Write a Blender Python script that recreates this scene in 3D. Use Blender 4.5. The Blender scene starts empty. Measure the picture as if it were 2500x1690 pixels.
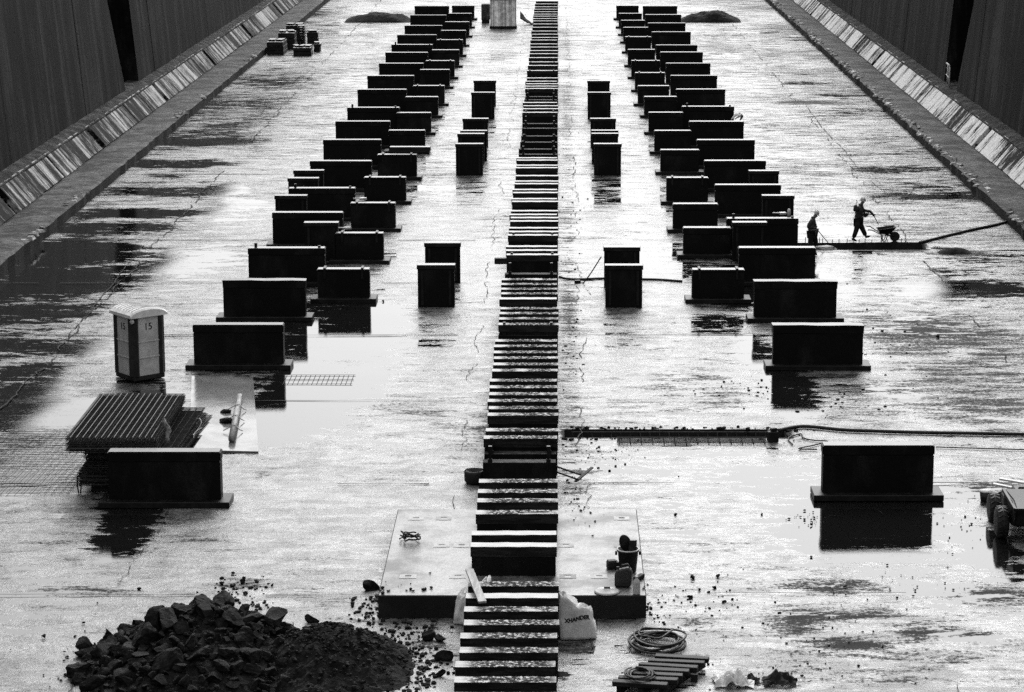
import bpy, bmesh, math, random
import numpy as np
from mathutils import Vector, Matrix, Euler, noise as mnoise
R = math.radians
random.seed(11)
scn = bpy.context.scene
COL = scn.collection

# ------------------------------------------------------------------ camera model (photo pixels 2500 x 1690)
F, H, HZ, VX = 6250.0, 17.5, -465.0, 1362.0
PITCH = math.atan((845 - HZ) / F)
CP, SP = math.cos(PITCH), math.sin(PITCH)
def P(px, py, z=0.0):
    """world point at height z seen at a pixel of the photograph"""
    zc = F * (H - z) / (CP * (py - HZ))
    return Vector(((px - VX) * zc / F, (zc - (H - z) * SP) / CP, z))
def zcof(py, z=0.0): return F * (H - z) / (CP * (py - HZ))
XC = -0.97                      # centre line of the dock

# ------------------------------------------------------------------ materials
def nt(m):
    m.use_nodes = True
    t = m.node_tree; t.nodes.clear()
    return t
class NB:
    def __init__(s, t): s.t = t
    def n(s, typ, **kw):
        o = s.t.nodes.new(typ)
        for k, v in kw.items(): setattr(o, k, v)
        return o
    def l(s, a, b): s.t.links.new(a, b)
    def math(s, op, a, b=None, c=None, clamp=False):
        o = s.n('ShaderNodeMath', operation=op, use_clamp=clamp)
        for i, v in enumerate((a, b, c)):
            if v is None: continue
            if isinstance(v, (int, float)): o.inputs[i].default_value = v
            else: s.l(v, o.inputs[i])
        return o.outputs[0]
    def noise(s, vec, scale, detail=4, rough=.55, dist=0):
        o = s.n('ShaderNodeTexNoise'); o.inputs['Scale'].default_value = scale
        o.inputs['Detail'].default_value = detail; o.inputs['Roughness'].default_value = rough
        o.inputs['Distortion'].default_value = dist
        s.l(vec, o.inputs['Vector']); return o.outputs['Fac']
    def mapr(s, v, a, b, c, d, smooth=True):
        o = s.n('ShaderNodeMapRange'); o.interpolation_type = 'SMOOTHSTEP' if smooth else 'LINEAR'
        s.l(v, o.inputs['Value'])
        for k, x in zip(('From Min', 'From Max', 'To Min', 'To Max'), (a, b, c, d)):
            if isinstance(x, (int, float)): o.inputs[k].default_value = x
            else: s.l(x, o.inputs[k])
        return o.outputs['Result']
    def mixf(s, f, a, b):
        o = s.n('ShaderNodeMix', data_type='FLOAT')
        for i, v in ((0, f), (2, a), (3, b)):
            if isinstance(v, (int, float)): o.inputs[i].default_value = v
            else: s.l(v, o.inputs[i])
        return o.outputs[0]
    def vscale(s, vec, sx, sy, sz):
        o = s.n('ShaderNodeMapping'); o.inputs['Scale'].default_value = (sx, sy, sz); s.l(vec, o.inputs['Vector']); return o.outputs[0]
    def bump(s, h, strength, dist):
        o = s.n('ShaderNodeBump'); o.inputs['Distance'].default_value = dist
        if isinstance(strength, (int, float)): o.inputs['Strength'].default_value = strength
        else: s.l(strength, o.inputs['Strength'])
        s.l(h, o.inputs['Height']); return o.outputs[0]
    def finish(s, col, rough, spec=.5, normal=None, coat=0.0):
        b = s.n('ShaderNodeBsdfPrincipled')
        for k, v in (('Roughness', rough), ('Specular IOR Level', spec), ('Coat Weight', coat)):
            if isinstance(v, (int, float)): b.inputs[k].default_value = v
            else: s.l(v, b.inputs[k])
        if isinstance(col, (int, float)): b.inputs['Base Color'].default_value = (col, col, col, 1)
        else: s.l(col, b.inputs['Base Color'])
        if normal is not None: s.l(normal, b.inputs['Normal'])
        o = s.n('ShaderNodeOutputMaterial'); s.l(b.outputs[0], o.inputs[0]); return b

def coords(b, rand=True):
    tc = b.n('ShaderNodeTexCoord').outputs['Object']
    if not rand: return tc
    oi = b.n('ShaderNodeObjectInfo').outputs['Random']
    va = b.n('ShaderNodeVectorMath', operation='ADD'); b.l(tc, va.inputs[0])
    m = b.math('MULTIPLY', oi, 57.0); b.l(m, va.inputs[1]); return va.outputs[0]

def noisy(name, c1, c2, scale=3, rough=.5, lo=.4, hi=.62, stretch=(1, 1, 1), bump=.2, bd=.02, speck=.35, speck_scale=40, spec=.5, rough2=None, detail=5, rand=True):
    m = bpy.data.materials.new(name); b = NB(nt(m)); v0 = coords(b, rand)
    v = b.vscale(v0, *stretch) if stretch != (1, 1, 1) else v0
    n1 = b.noise(v, scale, detail, .6)
    c = b.mapr(n1, lo, hi, c1, c2)
    n2 = b.noise(v0, speck_scale, 2, .7)
    k = b.mapr(n2, .3, .7, 1 - speck, 1 + speck, False)
    c = b.math('MULTIPLY', c, k)
    r = rough if rough2 is None else b.mapr(n1, lo, hi, rough, rough2)
    hh = b.math('ADD', n1, b.math('MULTIPLY', n2, .4))
    b.finish(c, r, spec, b.bump(hh, bump, bd) if bump else None)
    return m

M = {}
M['block'] = noisy('dark_wet_concrete', .002, .017, .9, .55, .48, .82, stretch=(1, 1, .55), detail=8, bump=.35, bd=.02, speck=.6, speck_scale=26, spec=.12)
M['block_rim'] = noisy('lighter_block_top', .014, .035, 2.2, .42, .4, .7, bump=.3, speck=.5, spec=.5)  # cap top faces, a lighter tone than the block sides
M['cap'] = noisy('wet_timber_cap', .06, .22, 2.0, .30, .35, .65, stretch=(.6, 4, 4), bump=.3, bd=.015, speck=.35, speck_scale=30, rough2=.42)
M['cap_side'] = M['block']
M['steel'] = noisy('dark_wet_steel', .005, .013, 3, .45, .4, .7, bump=.2, speck=.5, spec=.16)
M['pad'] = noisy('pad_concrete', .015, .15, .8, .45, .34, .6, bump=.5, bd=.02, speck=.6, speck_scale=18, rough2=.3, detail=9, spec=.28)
M['pad_shaded'] = noisy('pad_side_shaded', .006, .016, 1.2, .6, .4, .7, bump=.3, speck=.5, spec=.25)  # same concrete as the pad top, side shade put into its colour
def wall_mat():
    m = bpy.data.materials.new('quay_wall'); b = NB(nt(m)); v0 = coords(b, False)
    run = b.noise(b.vscale(v0, .3, 1.0, .035), .9, 6, .72, .3); fine = b.noise(b.vscale(v0, .3, 1.0, .05), 5.5, 3, .6); blot = b.noise(v0, .16, 5, .65); gr = b.noise(v0, 5, 3, .8)
    s_ = b.math('ADD', b.math('MULTIPLY', run, .7), b.math('ADD', b.math('MULTIPLY', fine, .18), b.math('MULTIPLY', blot, .35)))
    c = b.mapr(s_, .56, .78, .0022, .034)
    c = b.math('MULTIPLY', c, b.mapr(gr, .3, .7, .5, 1.5, False))
    b.finish(c, .85, .08, b.bump(b.math('ADD', s_, b.math('MULTIPLY', gr, .3)), .4, .06)); return m
M['wall'] = wall_mat()
M['niche'] = noisy('niche_wall', .002, .005, .6, .9, bump=.2, speck=.4, spec=.05, rand=False)
M['step'] = noisy('altar_step', .012, .085, .8, .8, .36, .68, bump=1.0, bd=.08, speck=.8, speck_scale=4, spec=.12, rand=False, detail=8)
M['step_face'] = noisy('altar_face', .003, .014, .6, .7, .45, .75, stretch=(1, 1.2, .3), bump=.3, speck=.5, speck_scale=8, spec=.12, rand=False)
M['ledge'] = noisy('rough_ledge', .008, .06, 1.3, .9, .38, .7, bump=1.0, bd=.1, speck=.8, speck_scale=4, spec=.08, rand=False, detail=8)
M['crumb'] = noisy('crumbled_edge', .10, .45, 1.0, .7, .42, .62, bump=.8, bd=.06, speck=.6, speck_scale=6, spec=.2)
M['rock'] = noisy('broken_rock', .003, .017, 2.2, .8, .35, .7, bump=.9, bd=.04, speck=.6, speck_scale=14, spec=.12)
M['soil'] = noisy('wet_soil', .004, .013, 4, .9, bump=.9, bd=.05, speck=.6, speck_scale=20, spec=.15)
M['white'] = noisy('white_plastic_fabric', .42, .62, 2.5, .6, .3, .7, bump=.5, bd=.03, speck=.15, speck_scale=30, spec=.3)
M['grey_plastic'] = noisy('grey_plastic', .36, .47, 3, .45, bump=.05, speck=.25, speck_scale=50)
M['roof_plastic'] = noisy('pale_plastic', .55, .7, 3, .4, bump=.05, speck=.2, speck_scale=50)
M['dark_plastic'] = noisy('dark_plastic', .012, .02, 3, .5, bump=.1, speck=.4, spec=.3)
M['black'] = noisy('black_rubber', .008, .016, 5, .6, bump=.2, speck=.4, spec=.3)
M['rust_bar'] = noisy('rusty_bar', .012, .035, 6, .6, bump=.2, speck=.4, spec=.3)
M['bar_bright'] = noisy('wet_bar', .03, .07, 8, .4, bump=.1, speck=.5)
M['timber'] = noisy('grey_timber', .10, .24, 2, .6, stretch=(6, .6, 6), bump=.4, bd=.01, speck=.4)
M['dark_timber'] = noisy('dark_timber', .005, .018, 2, .6, stretch=(.8, 6, 6), bump=.6, bd=.015, speck=.6, spec=.16)
M['pale_timber'] = noisy('pale_timber', .35, .6, 2, .35, stretch=(.6, 4, 4), bump=.3, speck=.4)
M['skin'] = noisy('skin', .10, .15, 8, .5, bump=0, speck=.1)
M['jacket'] = noisy('hi_vis_jacket', .018, .035, 6, .7, bump=.3, speck=.25, speck_scale=30, spec=.2)
M['dark_cloth'] = noisy('dark_cloth', .010, .022, 6, .8, bump=.3, speck=.3, spec=.15)
M['tape'] = noisy('reflective_tape', .12, .2, 10, .4, bump=0, speck=.15)
M['helmet'] = noisy('helmet_shell', .22, .32, 4, .35, bump=0, speck=.2)
M['feather_w'] = noisy('white_feather', .5, .7, 12, .7, bump=.1, speck=.2)
M['feather_g'] = noisy('grey_feather', .05, .09, 12, .7, bump=.1, speck=.3)
M['wire'] = noisy('pale_wire', .3, .45, 9, .5, bump=0, speck=.2)
M['clear'] = noisy('cloudy_plastic_bottle', .30, .42, 6, .12, bump=.3, speck=.3)
M['ribbed'] = noisy('ribbed_sheet', .35, .85, 1.0, .6, .42, .58, stretch=(3.2, 3.2, .01), bump=.2, speck=.4, speck_scale=3)
M['sheet'] = noisy('floor_board', .08, .16, 1.2, .2, .35, .65, bump=.25, bd=.015, speck=.35, speck_scale=25, rough2=.08)
M['letters'] = noisy('printed_letters', .01, .018, 5, .7, bump=0, speck=.3, spec=.2)

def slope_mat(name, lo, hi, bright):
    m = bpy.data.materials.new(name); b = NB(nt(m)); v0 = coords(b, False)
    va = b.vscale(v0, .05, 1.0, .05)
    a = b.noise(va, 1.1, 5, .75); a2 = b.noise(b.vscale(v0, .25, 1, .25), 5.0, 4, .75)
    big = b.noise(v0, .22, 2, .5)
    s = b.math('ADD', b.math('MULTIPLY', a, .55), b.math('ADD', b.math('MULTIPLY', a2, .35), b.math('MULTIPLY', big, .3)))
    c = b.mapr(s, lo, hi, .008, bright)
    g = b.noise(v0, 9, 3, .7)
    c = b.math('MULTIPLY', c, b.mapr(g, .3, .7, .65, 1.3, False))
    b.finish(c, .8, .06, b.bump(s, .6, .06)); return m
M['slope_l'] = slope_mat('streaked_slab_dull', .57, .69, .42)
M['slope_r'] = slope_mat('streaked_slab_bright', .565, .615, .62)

def keel_top_mat():
    """timber top of a keel block: pale wet wood with a crust of dark grit in the middle and towards one end"""
    m = bpy.data.materials.new('gritty_keel_cap'); b = NB(nt(m)); tc = coords(b, False); v = coords(b, True)
    sep = b.n('ShaderNodeSeparateXYZ'); b.l(tc, sep.inputs[0])
    edge = b.math('ABSOLUTE', b.math('SUBTRACT', sep.outputs[0], .12))
    inside = b.mapr(edge, .62, .98, 1, 0)
    n = b.noise(v, 11, 4, .7); n2 = b.noise(b.vscale(v, .8, 1, 1), 1.6, 2, .5)
    grit = b.math('MULTIPLY', b.mapr(n, .42, .52, 0, 1), b.math('MULTIPLY', inside, b.mapr(n2, .28, .45, 0, 1)))
    wood = b.noise(b.vscale(v, .5, 6, 6), 2.5, 4, .6)
    base = b.mapr(wood, .3, .7, .05, .24)
    c = b.mixf(grit, base, .018)
    r = b.mixf(grit, .42, .9)
    h = b.math('ADD', b.math('MULTIPLY', grit, 1.0), b.math('MULTIPLY', wood, .3))
    b.finish(c, r, b.mixf(grit, .4, .05), b.bump(h, .6, .03)); return m
M['keel_top'] = keel_top_mat()

def floor_mat():
    m = bpy.data.materials.new('wet_dock_floor'); b = NB(nt(m)); tc = coords(b, False)
    wet = b.n('ShaderNodeAttribute', attribute_name='wet').outputs['Fac']
    mud = b.n('ShaderNodeAttribute', attribute_name='mud').outputs['Fac']
    nA = b.noise(tc, .55, 8, .66, .3); nB = b.noise(tc, 3.2, 6, .72); nC = b.noise(tc, 9, 5, .85); nD = b.noise(tc, 30, 3, .85)
    nL = b.noise(tc, 1.1, 7, .7, .4)
    nS = b.noise(b.vscale(tc, .5, 1.5, 1), 1.0, 8, .74, .3); nT = b.noise(b.vscale(tc, .42, 1.5, 1), 1.3, 9, .78, .6)
    w = b.math('ADD', wet, b.math('ADD', b.math('MULTIPLY', b.math('SUBTRACT', nS, .5), 1.9), b.math('MULTIPLY', b.math('SUBTRACT', nB, .5), .6)))
    pud = b.mapr(w, .49, .545, 0, 1)
    film = b.mapr(w, .22, .5, 0, 1)
    md = b.math('ADD', mud, b.math('ADD', b.math('MULTIPLY', b.math('SUBTRACT', nT, .5), 2.9), b.math('MULTIPLY', b.math('SUBTRACT', nC, .5), 2.4)))
    mud_shade_m = b.math('MULTIPLY', b.mapr(md, .36, .86, 0, 1), b.math('SUBTRACT', 1, b.math('MULTIPLY', pud, .85)))
    # damp concrete with gritty aggregate, scuffs and hairline scratches
    dry = b.mapr(nL, .34, .66, .035, .18)
    dry = b.math('MULTIPLY', dry, b.mapr(nC, .35, .65, .2, 1.7, False))
    dry = b.math('MULTIPLY', dry, b.mapr(nD, .36, .64, .4, 1.55, False))
    dry = b.math('MULTIPLY', dry, b.mapr(nB, .32, .40, .2, 1))
    c = b.mixf(pud, dry, .005)
    c = b.mixf(mud_shade_m, c, b.math('MULTIPLY', .007, b.mapr(nC, .3, .7, .3, 1.7, False)))
    r = b.mixf(film, .40, .17)
    r = b.math('ADD', r, b.math('MULTIPLY', b.math('SUBTRACT', nC, .5), .30), None, True)
    r = b.mixf(pud, r, .015)
    r = b.mixf(mud_shade_m, r, .7)
    spec = b.mixf(mud_shade_m, .5, .06)
    hgt = b.math('ADD', b.math('MULTIPLY', nL, .8), b.math('ADD', b.math('MULTIPLY', nB, .7), b.math('ADD', b.math('MULTIPLY', nC, .45), b.math('MULTIPLY', nD, .15))))
    st = b.mixf(pud, b.mixf(film, .75, .38), .018)
    bs = b.finish(c, r, spec, b.bump(hgt, st, .05))
    bs.inputs['IOR'].default_value = 1.5
    return m
M['floor'] = floor_mat()
M['crack'] = noisy('open_joint', .006, .012, 2, .8, bump=.2, spec=.15, rand=False)

# ------------------------------------------------------------------ mesh helpers
class MB:
    def __init__(s): s.bm = bmesh.new(); s.mi = 0
    def _tag(s, faces):
        for f in faces: f.material_index = s.mi
    def box(s, c, d, rot=0.0, taper=1.0, mi=None):
        """box centred on c=(x,y,zbottom) with size d"""
        x, y, z = c; a, b_, h = d[0] / 2, d[1] / 2, d[2]
        ca, sa = math.cos(rot), math.sin(rot); vs = []
        for zz, k in ((z, 1), (z + h, taper)):
            for ux, uy in ((-a, -b_), (a, -b_), (a, b_), (-a, b_)):
                vs.append(s.bm.verts.new((x + ca * ux * k - sa * uy * k, y + sa * ux * k + ca * uy * k, zz)))
        fs = [(3, 2, 1, 0), (4, 5, 6, 7), (0, 1, 5, 4), (1, 2, 6, 5), (2, 3, 7, 6), (3, 0, 4, 7)]
        out = [s.bm.faces.new([vs[i] for i in f]) for f in fs]
        s._tag(out)
        if mi is not None:
            for k, v in mi.items(): out[k].material_index = v
        return out
    def bar(s, p, q, w, h=None):
        p, q = Vector(p), Vector(q); d = (q - p); h = h or w
        up = Vector((0, 0, 1)) if abs(d.normalized().z) < .95 else Vector((1, 0, 0))
        a = d.cross(up).normalized() * w / 2; b_ = a.cross(d).normalized() * h / 2
        vs = [s.bm.verts.new(o + i * a + j * b_) for o in (p, q) for i, j in ((-1, -1), (1, -1), (1, 1), (-1, 1))]
        s._tag([s.bm.faces.new([vs[i] for i in f]) for f in [(0, 1, 2, 3), (7, 6, 5, 4), (0, 4, 5, 1), (1, 5, 6, 2), (2, 6, 7, 3), (3, 7, 4, 0)]])
    def tube(s, pts, r, seg=6, cap=True):
        pts = [Vector(p) for p in pts]; rings = []
        rr = r if isinstance(r, (list, tuple)) else [r] * len(pts)
        up0 = None
        for i, p in enumerate(pts):
            d = (pts[min(i + 1, len(pts) - 1)] - pts[max(i - 1, 0)]).normalized()
            if up0 is None: up0 = Vector((0, 0, 1)) if abs(d.z) < .9 else Vector((1, 0, 0))
            a = d.cross(up0)
            if a.length < 1e-4: a = d.cross(Vector((0, 1, 0)))
            a.normalize(); c = a.cross(d).normalized(); up0 = c
            rings.append([s.bm.verts.new(p + rr[i] * (math.cos(2 * math.pi * k / seg) * a + math.sin(2 * math.pi * k / seg) * c)) for k in range(seg)])
        fs = []
        for A, B in zip(rings, rings[1:]):
            for k in range(seg): fs.append(s.bm.faces.new((A[k], A[(k + 1) % seg], B[(k + 1) % seg], B[k])))
        if cap: fs += [s.bm.faces.new(rings[0][::-1]), s.bm.faces.new(rings[-1])]
        s._tag(fs)
        for f in fs: f.smooth = seg > 5
    def lathe(s, prof, c=(0, 0, 0), seg=20, axis='z', cap=True):
        rings = []
        for r, z in prof:
            ring = []
            for k in range(seg):
                t = 2 * math.pi * k / seg
                p = (r * math.cos(t), r * math.sin(t), z)
                if axis == 'x': p = (p[2], p[0], p[1])
                elif axis == 'y': p = (p[0], p[2], p[1])
                ring.append(s.bm.verts.new((p[0] + c[0], p[1] + c[1], p[2] + c[2])))
            rings.append(ring)
        fs = []
        for A, B in zip(rings, rings[1:]):
            for k in range(seg): fs.append(s.bm.faces.new((A[k], A[(k + 1) % seg], B[(k + 1) % seg], B[k])))
        if cap: fs += [s.bm.faces.new(rings[0][::-1]), s.bm.faces.new(rings[-1])]
        for f in fs: f.smooth = True
        s._tag(fs)
    def prism(s, poly, axis, a, b_):
        """poly of 2d points extruded along axis from a to b"""
        def mk(u, v, w): return {'x': (w, u, v), 'y': (u, w, v), 'z': (u, v, w)}[axis]
        A = [s.bm.verts.new(mk(u, v, a)) for u, v in poly]; B = [s.bm.verts.new(mk(u, v, b_)) for u, v in poly]
        n = len(poly); fs = [s.bm.faces.new(A[::-1]), s.bm.faces.new(B)]
        for i in range(n): fs.append(s.bm.faces.new((A[i], A[(i + 1) % n], B[(i + 1) % n], B[i])))
        s._tag(fs); return fs
    def jitter(s, amp, freq=3.0, seed=0.0):
        for v in s.bm.verts:
            v.co += amp * mnoise.noise_vector(v.co * freq + Vector((seed, seed * 1.7, 0)))
    def build(s, name, mats, parent=None, loc=None, bevel=0, smooth=False, rot=0):
        bmesh.ops.recalc_face_normals(s.bm, faces=s.bm.faces[:])
        if bevel: bmesh.ops.bevel(s.bm, geom=s.bm.edges[:], offset=bevel, segments=1, affect='EDGES')
        if smooth:
            for f in s.bm.faces: f.smooth = True
        me = bpy.data.meshes.new(name); s.bm.to_mesh(me); s.bm.free()
        for m in (mats if isinstance(mats, (list, tuple)) else [mats]): me.materials.append(m)
        o = bpy.data.objects.new(name, me); COL.objects.link(o)
        if parent: o.parent = parent
        if loc is not None: o.location = loc
        o.rotation_euler.z = rot
        return o
def tag(o, label, cat, group=None):
    o['label'] = label; o['category'] = cat
    if group: o['group'] = group
    return o
def thing(name, label, cat, loc=(0, 0, 0), rz=0, group=None):
    o = bpy.data.objects.new(name, None); COL.objects.link(o); o.location = loc; o.rotation_euler.z = rz
    o.empty_display_size = .2
    return tag(o, label, cat, group)
def dup(o, loc=None, rz=None, label=None, group=None, parent=None):
    c = o.copy(); COL.objects.link(c); c.parent = parent
    for ch in list(o.children): dup(ch, parent=c)
    if loc is not None: c.location = loc
    if rz is not None: c.rotation_euler.z = rz
    if label: c['label'] = label
    if group: c['group'] = group
    return c
def structure(o): o['kind'] = 'structure'; return o
def stuff(o): o['kind'] = 'stuff'; return o
ONES = 'first second third fourth fifth sixth seventh eighth ninth tenth eleventh twelfth thirteenth fourteenth fifteenth sixteenth seventeenth eighteenth nineteenth'.split()
TENS = {2: 'twenty', 3: 'thirty', 4: 'forty', 5: 'fifty', 6: 'sixty', 7: 'seventy', 8: 'eighty', 9: 'ninety'}
def ordinal(n):
    if n < 20: return ONES[n - 1]
    t, u = divmod(n, 10)
    if u == 0: return TENS[t][:-1] + 'ieth' if t < 10 else 'hundredth'
    return TENS[t] + '-' + ONES[u - 1]

# ------------------------------------------------------------------ numpy noise for the floor maps
def vnoise(x, y, seed):
    xi = np.floor(x).astype(np.int64); yi = np.floor(y).astype(np.int64); fx = x - xi; fy = y - yi
    def h(a, b_):
        n = (a * 374761393 + b_ * 668265263 + seed * 1274126177) & 0x7fffffff
        n = ((n ^ (n >> 13)) * 1274126177) & 0x7fffffff
        return ((n ^ (n >> 16)) & 0xffff) / 65535.0
    u = fx * fx * (3 - 2 * fx); v = fy * fy * (3 - 2 * fy)
    return (h(xi, yi) * (1 - u) + h(xi + 1, yi) * u) * (1 - v) + (h(xi, yi + 1) * (1 - u) + h(xi + 1, yi + 1) * u) * v
def fbm(x, y, s, seed, o=4):
    r = 0; a = .5; t = 0
    for i in range(o):
        r = r + a * vnoise(x * s, y * s, seed + i); t += a; a *= .55; s *= 2.03
    return r / t

# trenches (world rectangles): far one by the workers, near one beside the keel row
t1a, t1b = P(1940, 593), P(2250, 593)
TR1 = (t1a.x, t1b.x, t1a.y - 1.7, t1a.y, .38)
t2a, t2b = P(1366, 1049), P(1915, 1049)
TR2 = (t2a.x + .15, t2b.x, t2a.y - .95, t2a.y, .32)

# (px, py, rx px, ry px, strength): smooth standing water / dark mud, read off the photograph
WET = [(800, 880, 150, 130, .55), (720, 1000, 90, 70, .4), (900, 780, 70, 60, .35), (310, 1290, 62, 75, .6), (300, 1210, 60, 60, .3),
       (2140, 1300, 190, 70, .55), (1650, 1130, 260, 55, .35), (2100, 1180, 230, 60, .35), (1750, 800, 80, 28, .5), (1790, 720, 90, 40, .3),
       (1935, 960, 50, 60, .5), (1850, 860, 50, 30, .3), (2200, 960, 80, 22, .35), (150, 690, 170, 28, .55), (130, 620, 160, 30, .6), (230, 560, 150, 14, .5),
       (330, 520, 180, 10, .45), (420, 470, 140, 10, .45), (420, 400, 150, 8, .42), (470, 348, 120, 7, .45), (560, 462, 45, 12, .55), (590, 495, 45, 10, .5),
       (100, 760, 140, 22, .4), (60, 1000, 120, 45, .55), (160, 1010, 70, 25, .45), (70, 920, 90, 30, .35), (60, 1190, 60, 30, .4), (140, 850, 160, 16, .25),
       (1600, 620, 70, 60, .2), (1900, 690, 160, 40, .3), (2350, 705, 130, 16, .55), (2250, 480, 220, 6, .35), (2170, 415, 200, 6, .35), (2000, 560, 90, 30, .25),
       (2060, 233, 90, 5, .4), (1960, 205, 60, 5, .35), (1050, 850, 60, 22, .2), (860, 340, 70, 60, .15), (650, 760, 120, 60, .35),
       (820, 590, 60, 60, .2), (2420, 1340, 60, 60, .45), (2280, 1440, 100, 10, .4), (1500, 830, 60, 60, .2), (380, 965, 60, 30, .2), (1480, 470, 60, 40, .2),
       (520, 985, 55, 40, .25), (480, 640, 100, 40, .3), (560, 560, 60, 30, .2)]
MUD = [(2200, 790, 180, 40, .42), (2350, 850, 160, 50, .42), (2330, 960, 160, 60, .32), (2080, 1000, 120, 50, .25), (2420, 1200, 90, 22, .55), (2400, 1450, 110, 26, .45),
       (2000, 1430, 140, 16, .5), (2020, 1500, 150, 18, .55), (1950, 1530, 80, 14, .4), (2080, 1570, 70, 14, .6), (2300, 1540, 90, 20, .45), (2150, 1600, 260, 60, .22),
       (1560, 1360, 30, 8, .2), (1730, 1520, 70, 20, .35), (1600, 1590, 50, 10, .4), (1700, 1610, 40, 10, .45), (1400, 1560, 60, 40, .35), (1000, 1600, 130, 40, .35),
       (2080, 950, 110, 12, .4), (2350, 620, 60, 7, .7), (2180, 612, 70, 6, .6), (1980, 250, 70, 4, .5), (1550, 690, 25, 20, .3), (600, 1425, 50, 12, .5), (160, 1440, 60, 8, .5),
       (260, 1445, 60, 6, .35), (640, 1160, 20, 8, .5), (1390, 900, 24, 200, .2), (1388, 700, 18, 140, .2), (1395, 1180, 30, 70, .25), (1385, 450, 14, 200, .16), (1385, 200, 12, 130, .12),
       (1185, 1060, 50, 14, .3), (1200, 1000, 24, 60, .25), (1700, 950, 120, 40, .22), (1790, 975, 60, 20, .25), (560, 1330, 60, 20, .3), (470, 1310, 60, 12, .3),
       (60, 1080, 90, 30, .3), (2450, 1300, 40, 30, .2), (1960, 1500, 30, 14, .3)]

def make_floor():
    xs = np.arange(-21.6, 19.61, .2); ys = np.concatenate([np.arange(30, 46, 1.0), np.arange(46, 130, .2), np.arange(130, 262, .4), np.arange(262, 431, 6.0)])
    ex, ey = [], []
    for a, b_, c, d, _ in (TR1, TR2):
        for v in (a, b_): ex += [v - .012, v + .012]
        for v in (c, d): ey += [v - .012, v + .012]
    xs = np.unique(np.concatenate([xs, ex])); ys = np.unique(np.concatenate([ys, ey]))
    X, Y = np.meshgrid(xs, ys); Z = (fbm(X, Y, .12, 5, 3) - .5) * .05
    wet = .33 + (fbm(X, Y, .16, 21) - .5) * .6
    edge = np.clip((np.abs(X - XC) - 11) / 6, 0, 1)
    wet += np.where(X < XC, .11, .03) * edge
    wet -= np.clip((Y - 150) / 90, 0, 1) * .05
    mud = .24 + (fbm(X, Y, .16, 40) - .5) * .55 + np.clip((Y - 80) / 90, 0, 1) * .20 + np.clip((np.abs(X - XC) - 7) / 8, 0, 1) * .16 * (1 - .3 * (X < XC)) + np.clip((62 - Y) / 10, 0, 1) * .10 * (X > 2)
    def add(A, L, amp=1.0):
        for px, py, rx, ry, st in L:
            c = P(px, py); k = zcof(py) / F; sx = rx * k; sy = ry * (F * H / CP ** 2) / (py - HZ) ** 2
            dx = (X - c.x) / sx; dy = (Y - c.y) / sy
            wob = .55 * (fbm(X + px, Y + py, .35, 9) - .5)
            d = np.sqrt(dx * dx + dy * dy) + wob
            A += st * amp * np.clip(1.6 - d, 0, 1)
    add(wet, WET, .85); add(mud, MUD)
    for a, b_, c, d, dep in (TR1, TR2):
        inside = (X > a) & (X < b_) & (Y > c) & (Y < d)
        Z = np.where(inside, -dep, Z); mud = np.where((X > a - .1) & (X < b_ + .1) & (Y > c - .05) & (Y < d + .03), 1.3, mud); wet = np.where(inside, -.6, wet)  # trench walls and bed painted dark here, shade put into the colour
    ny, nx = X.shape
    me = bpy.data.meshes.new('floor'); me.vertices.add(nx * ny)
    me.vertices.foreach_set('co', np.stack([X, Y, Z], -1).astype(np.float32).ravel())
    i = np.arange(ny * nx).reshape(ny, nx); q = np.stack([i[:-1, :-1], i[:-1, 1:], i[1:, 1:], i[1:, :-1]], -1).reshape(-1, 4)
    me.loops.add(q.size); me.loops.foreach_set('vertex_index', q.ravel().astype(np.int32))
    me.polygons.add(len(q)); me.polygons.foreach_set('loop_start', (np.arange(len(q)) * 4).astype(np.int32))
    me.update(calc_edges=True)
    for nm, A in (('wet', wet), ('mud', mud)):
        at = me.attributes.new(nm, 'FLOAT', 'POINT'); at.data.foreach_set('value', A.astype(np.float32).ravel())
    me.materials.append(M['floor'])
    o = bpy.data.objects.new('floor', me); COL.objects.link(o); structure(o)
make_floor()

# ground as one sheet to the horizon, under everything, and the quay ground either side
g = MB(); g.box((0, 1500, -1.5), (6000, 6000, .5)); structure(g.build('ground', M['step']))
for sx in (-1, 1):
    g = MB(); g.box((XC + sx * 1530, 300, -.9), (3000, 1200, 12.9)); structure(g.build('quay_ground', M['step']))

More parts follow.
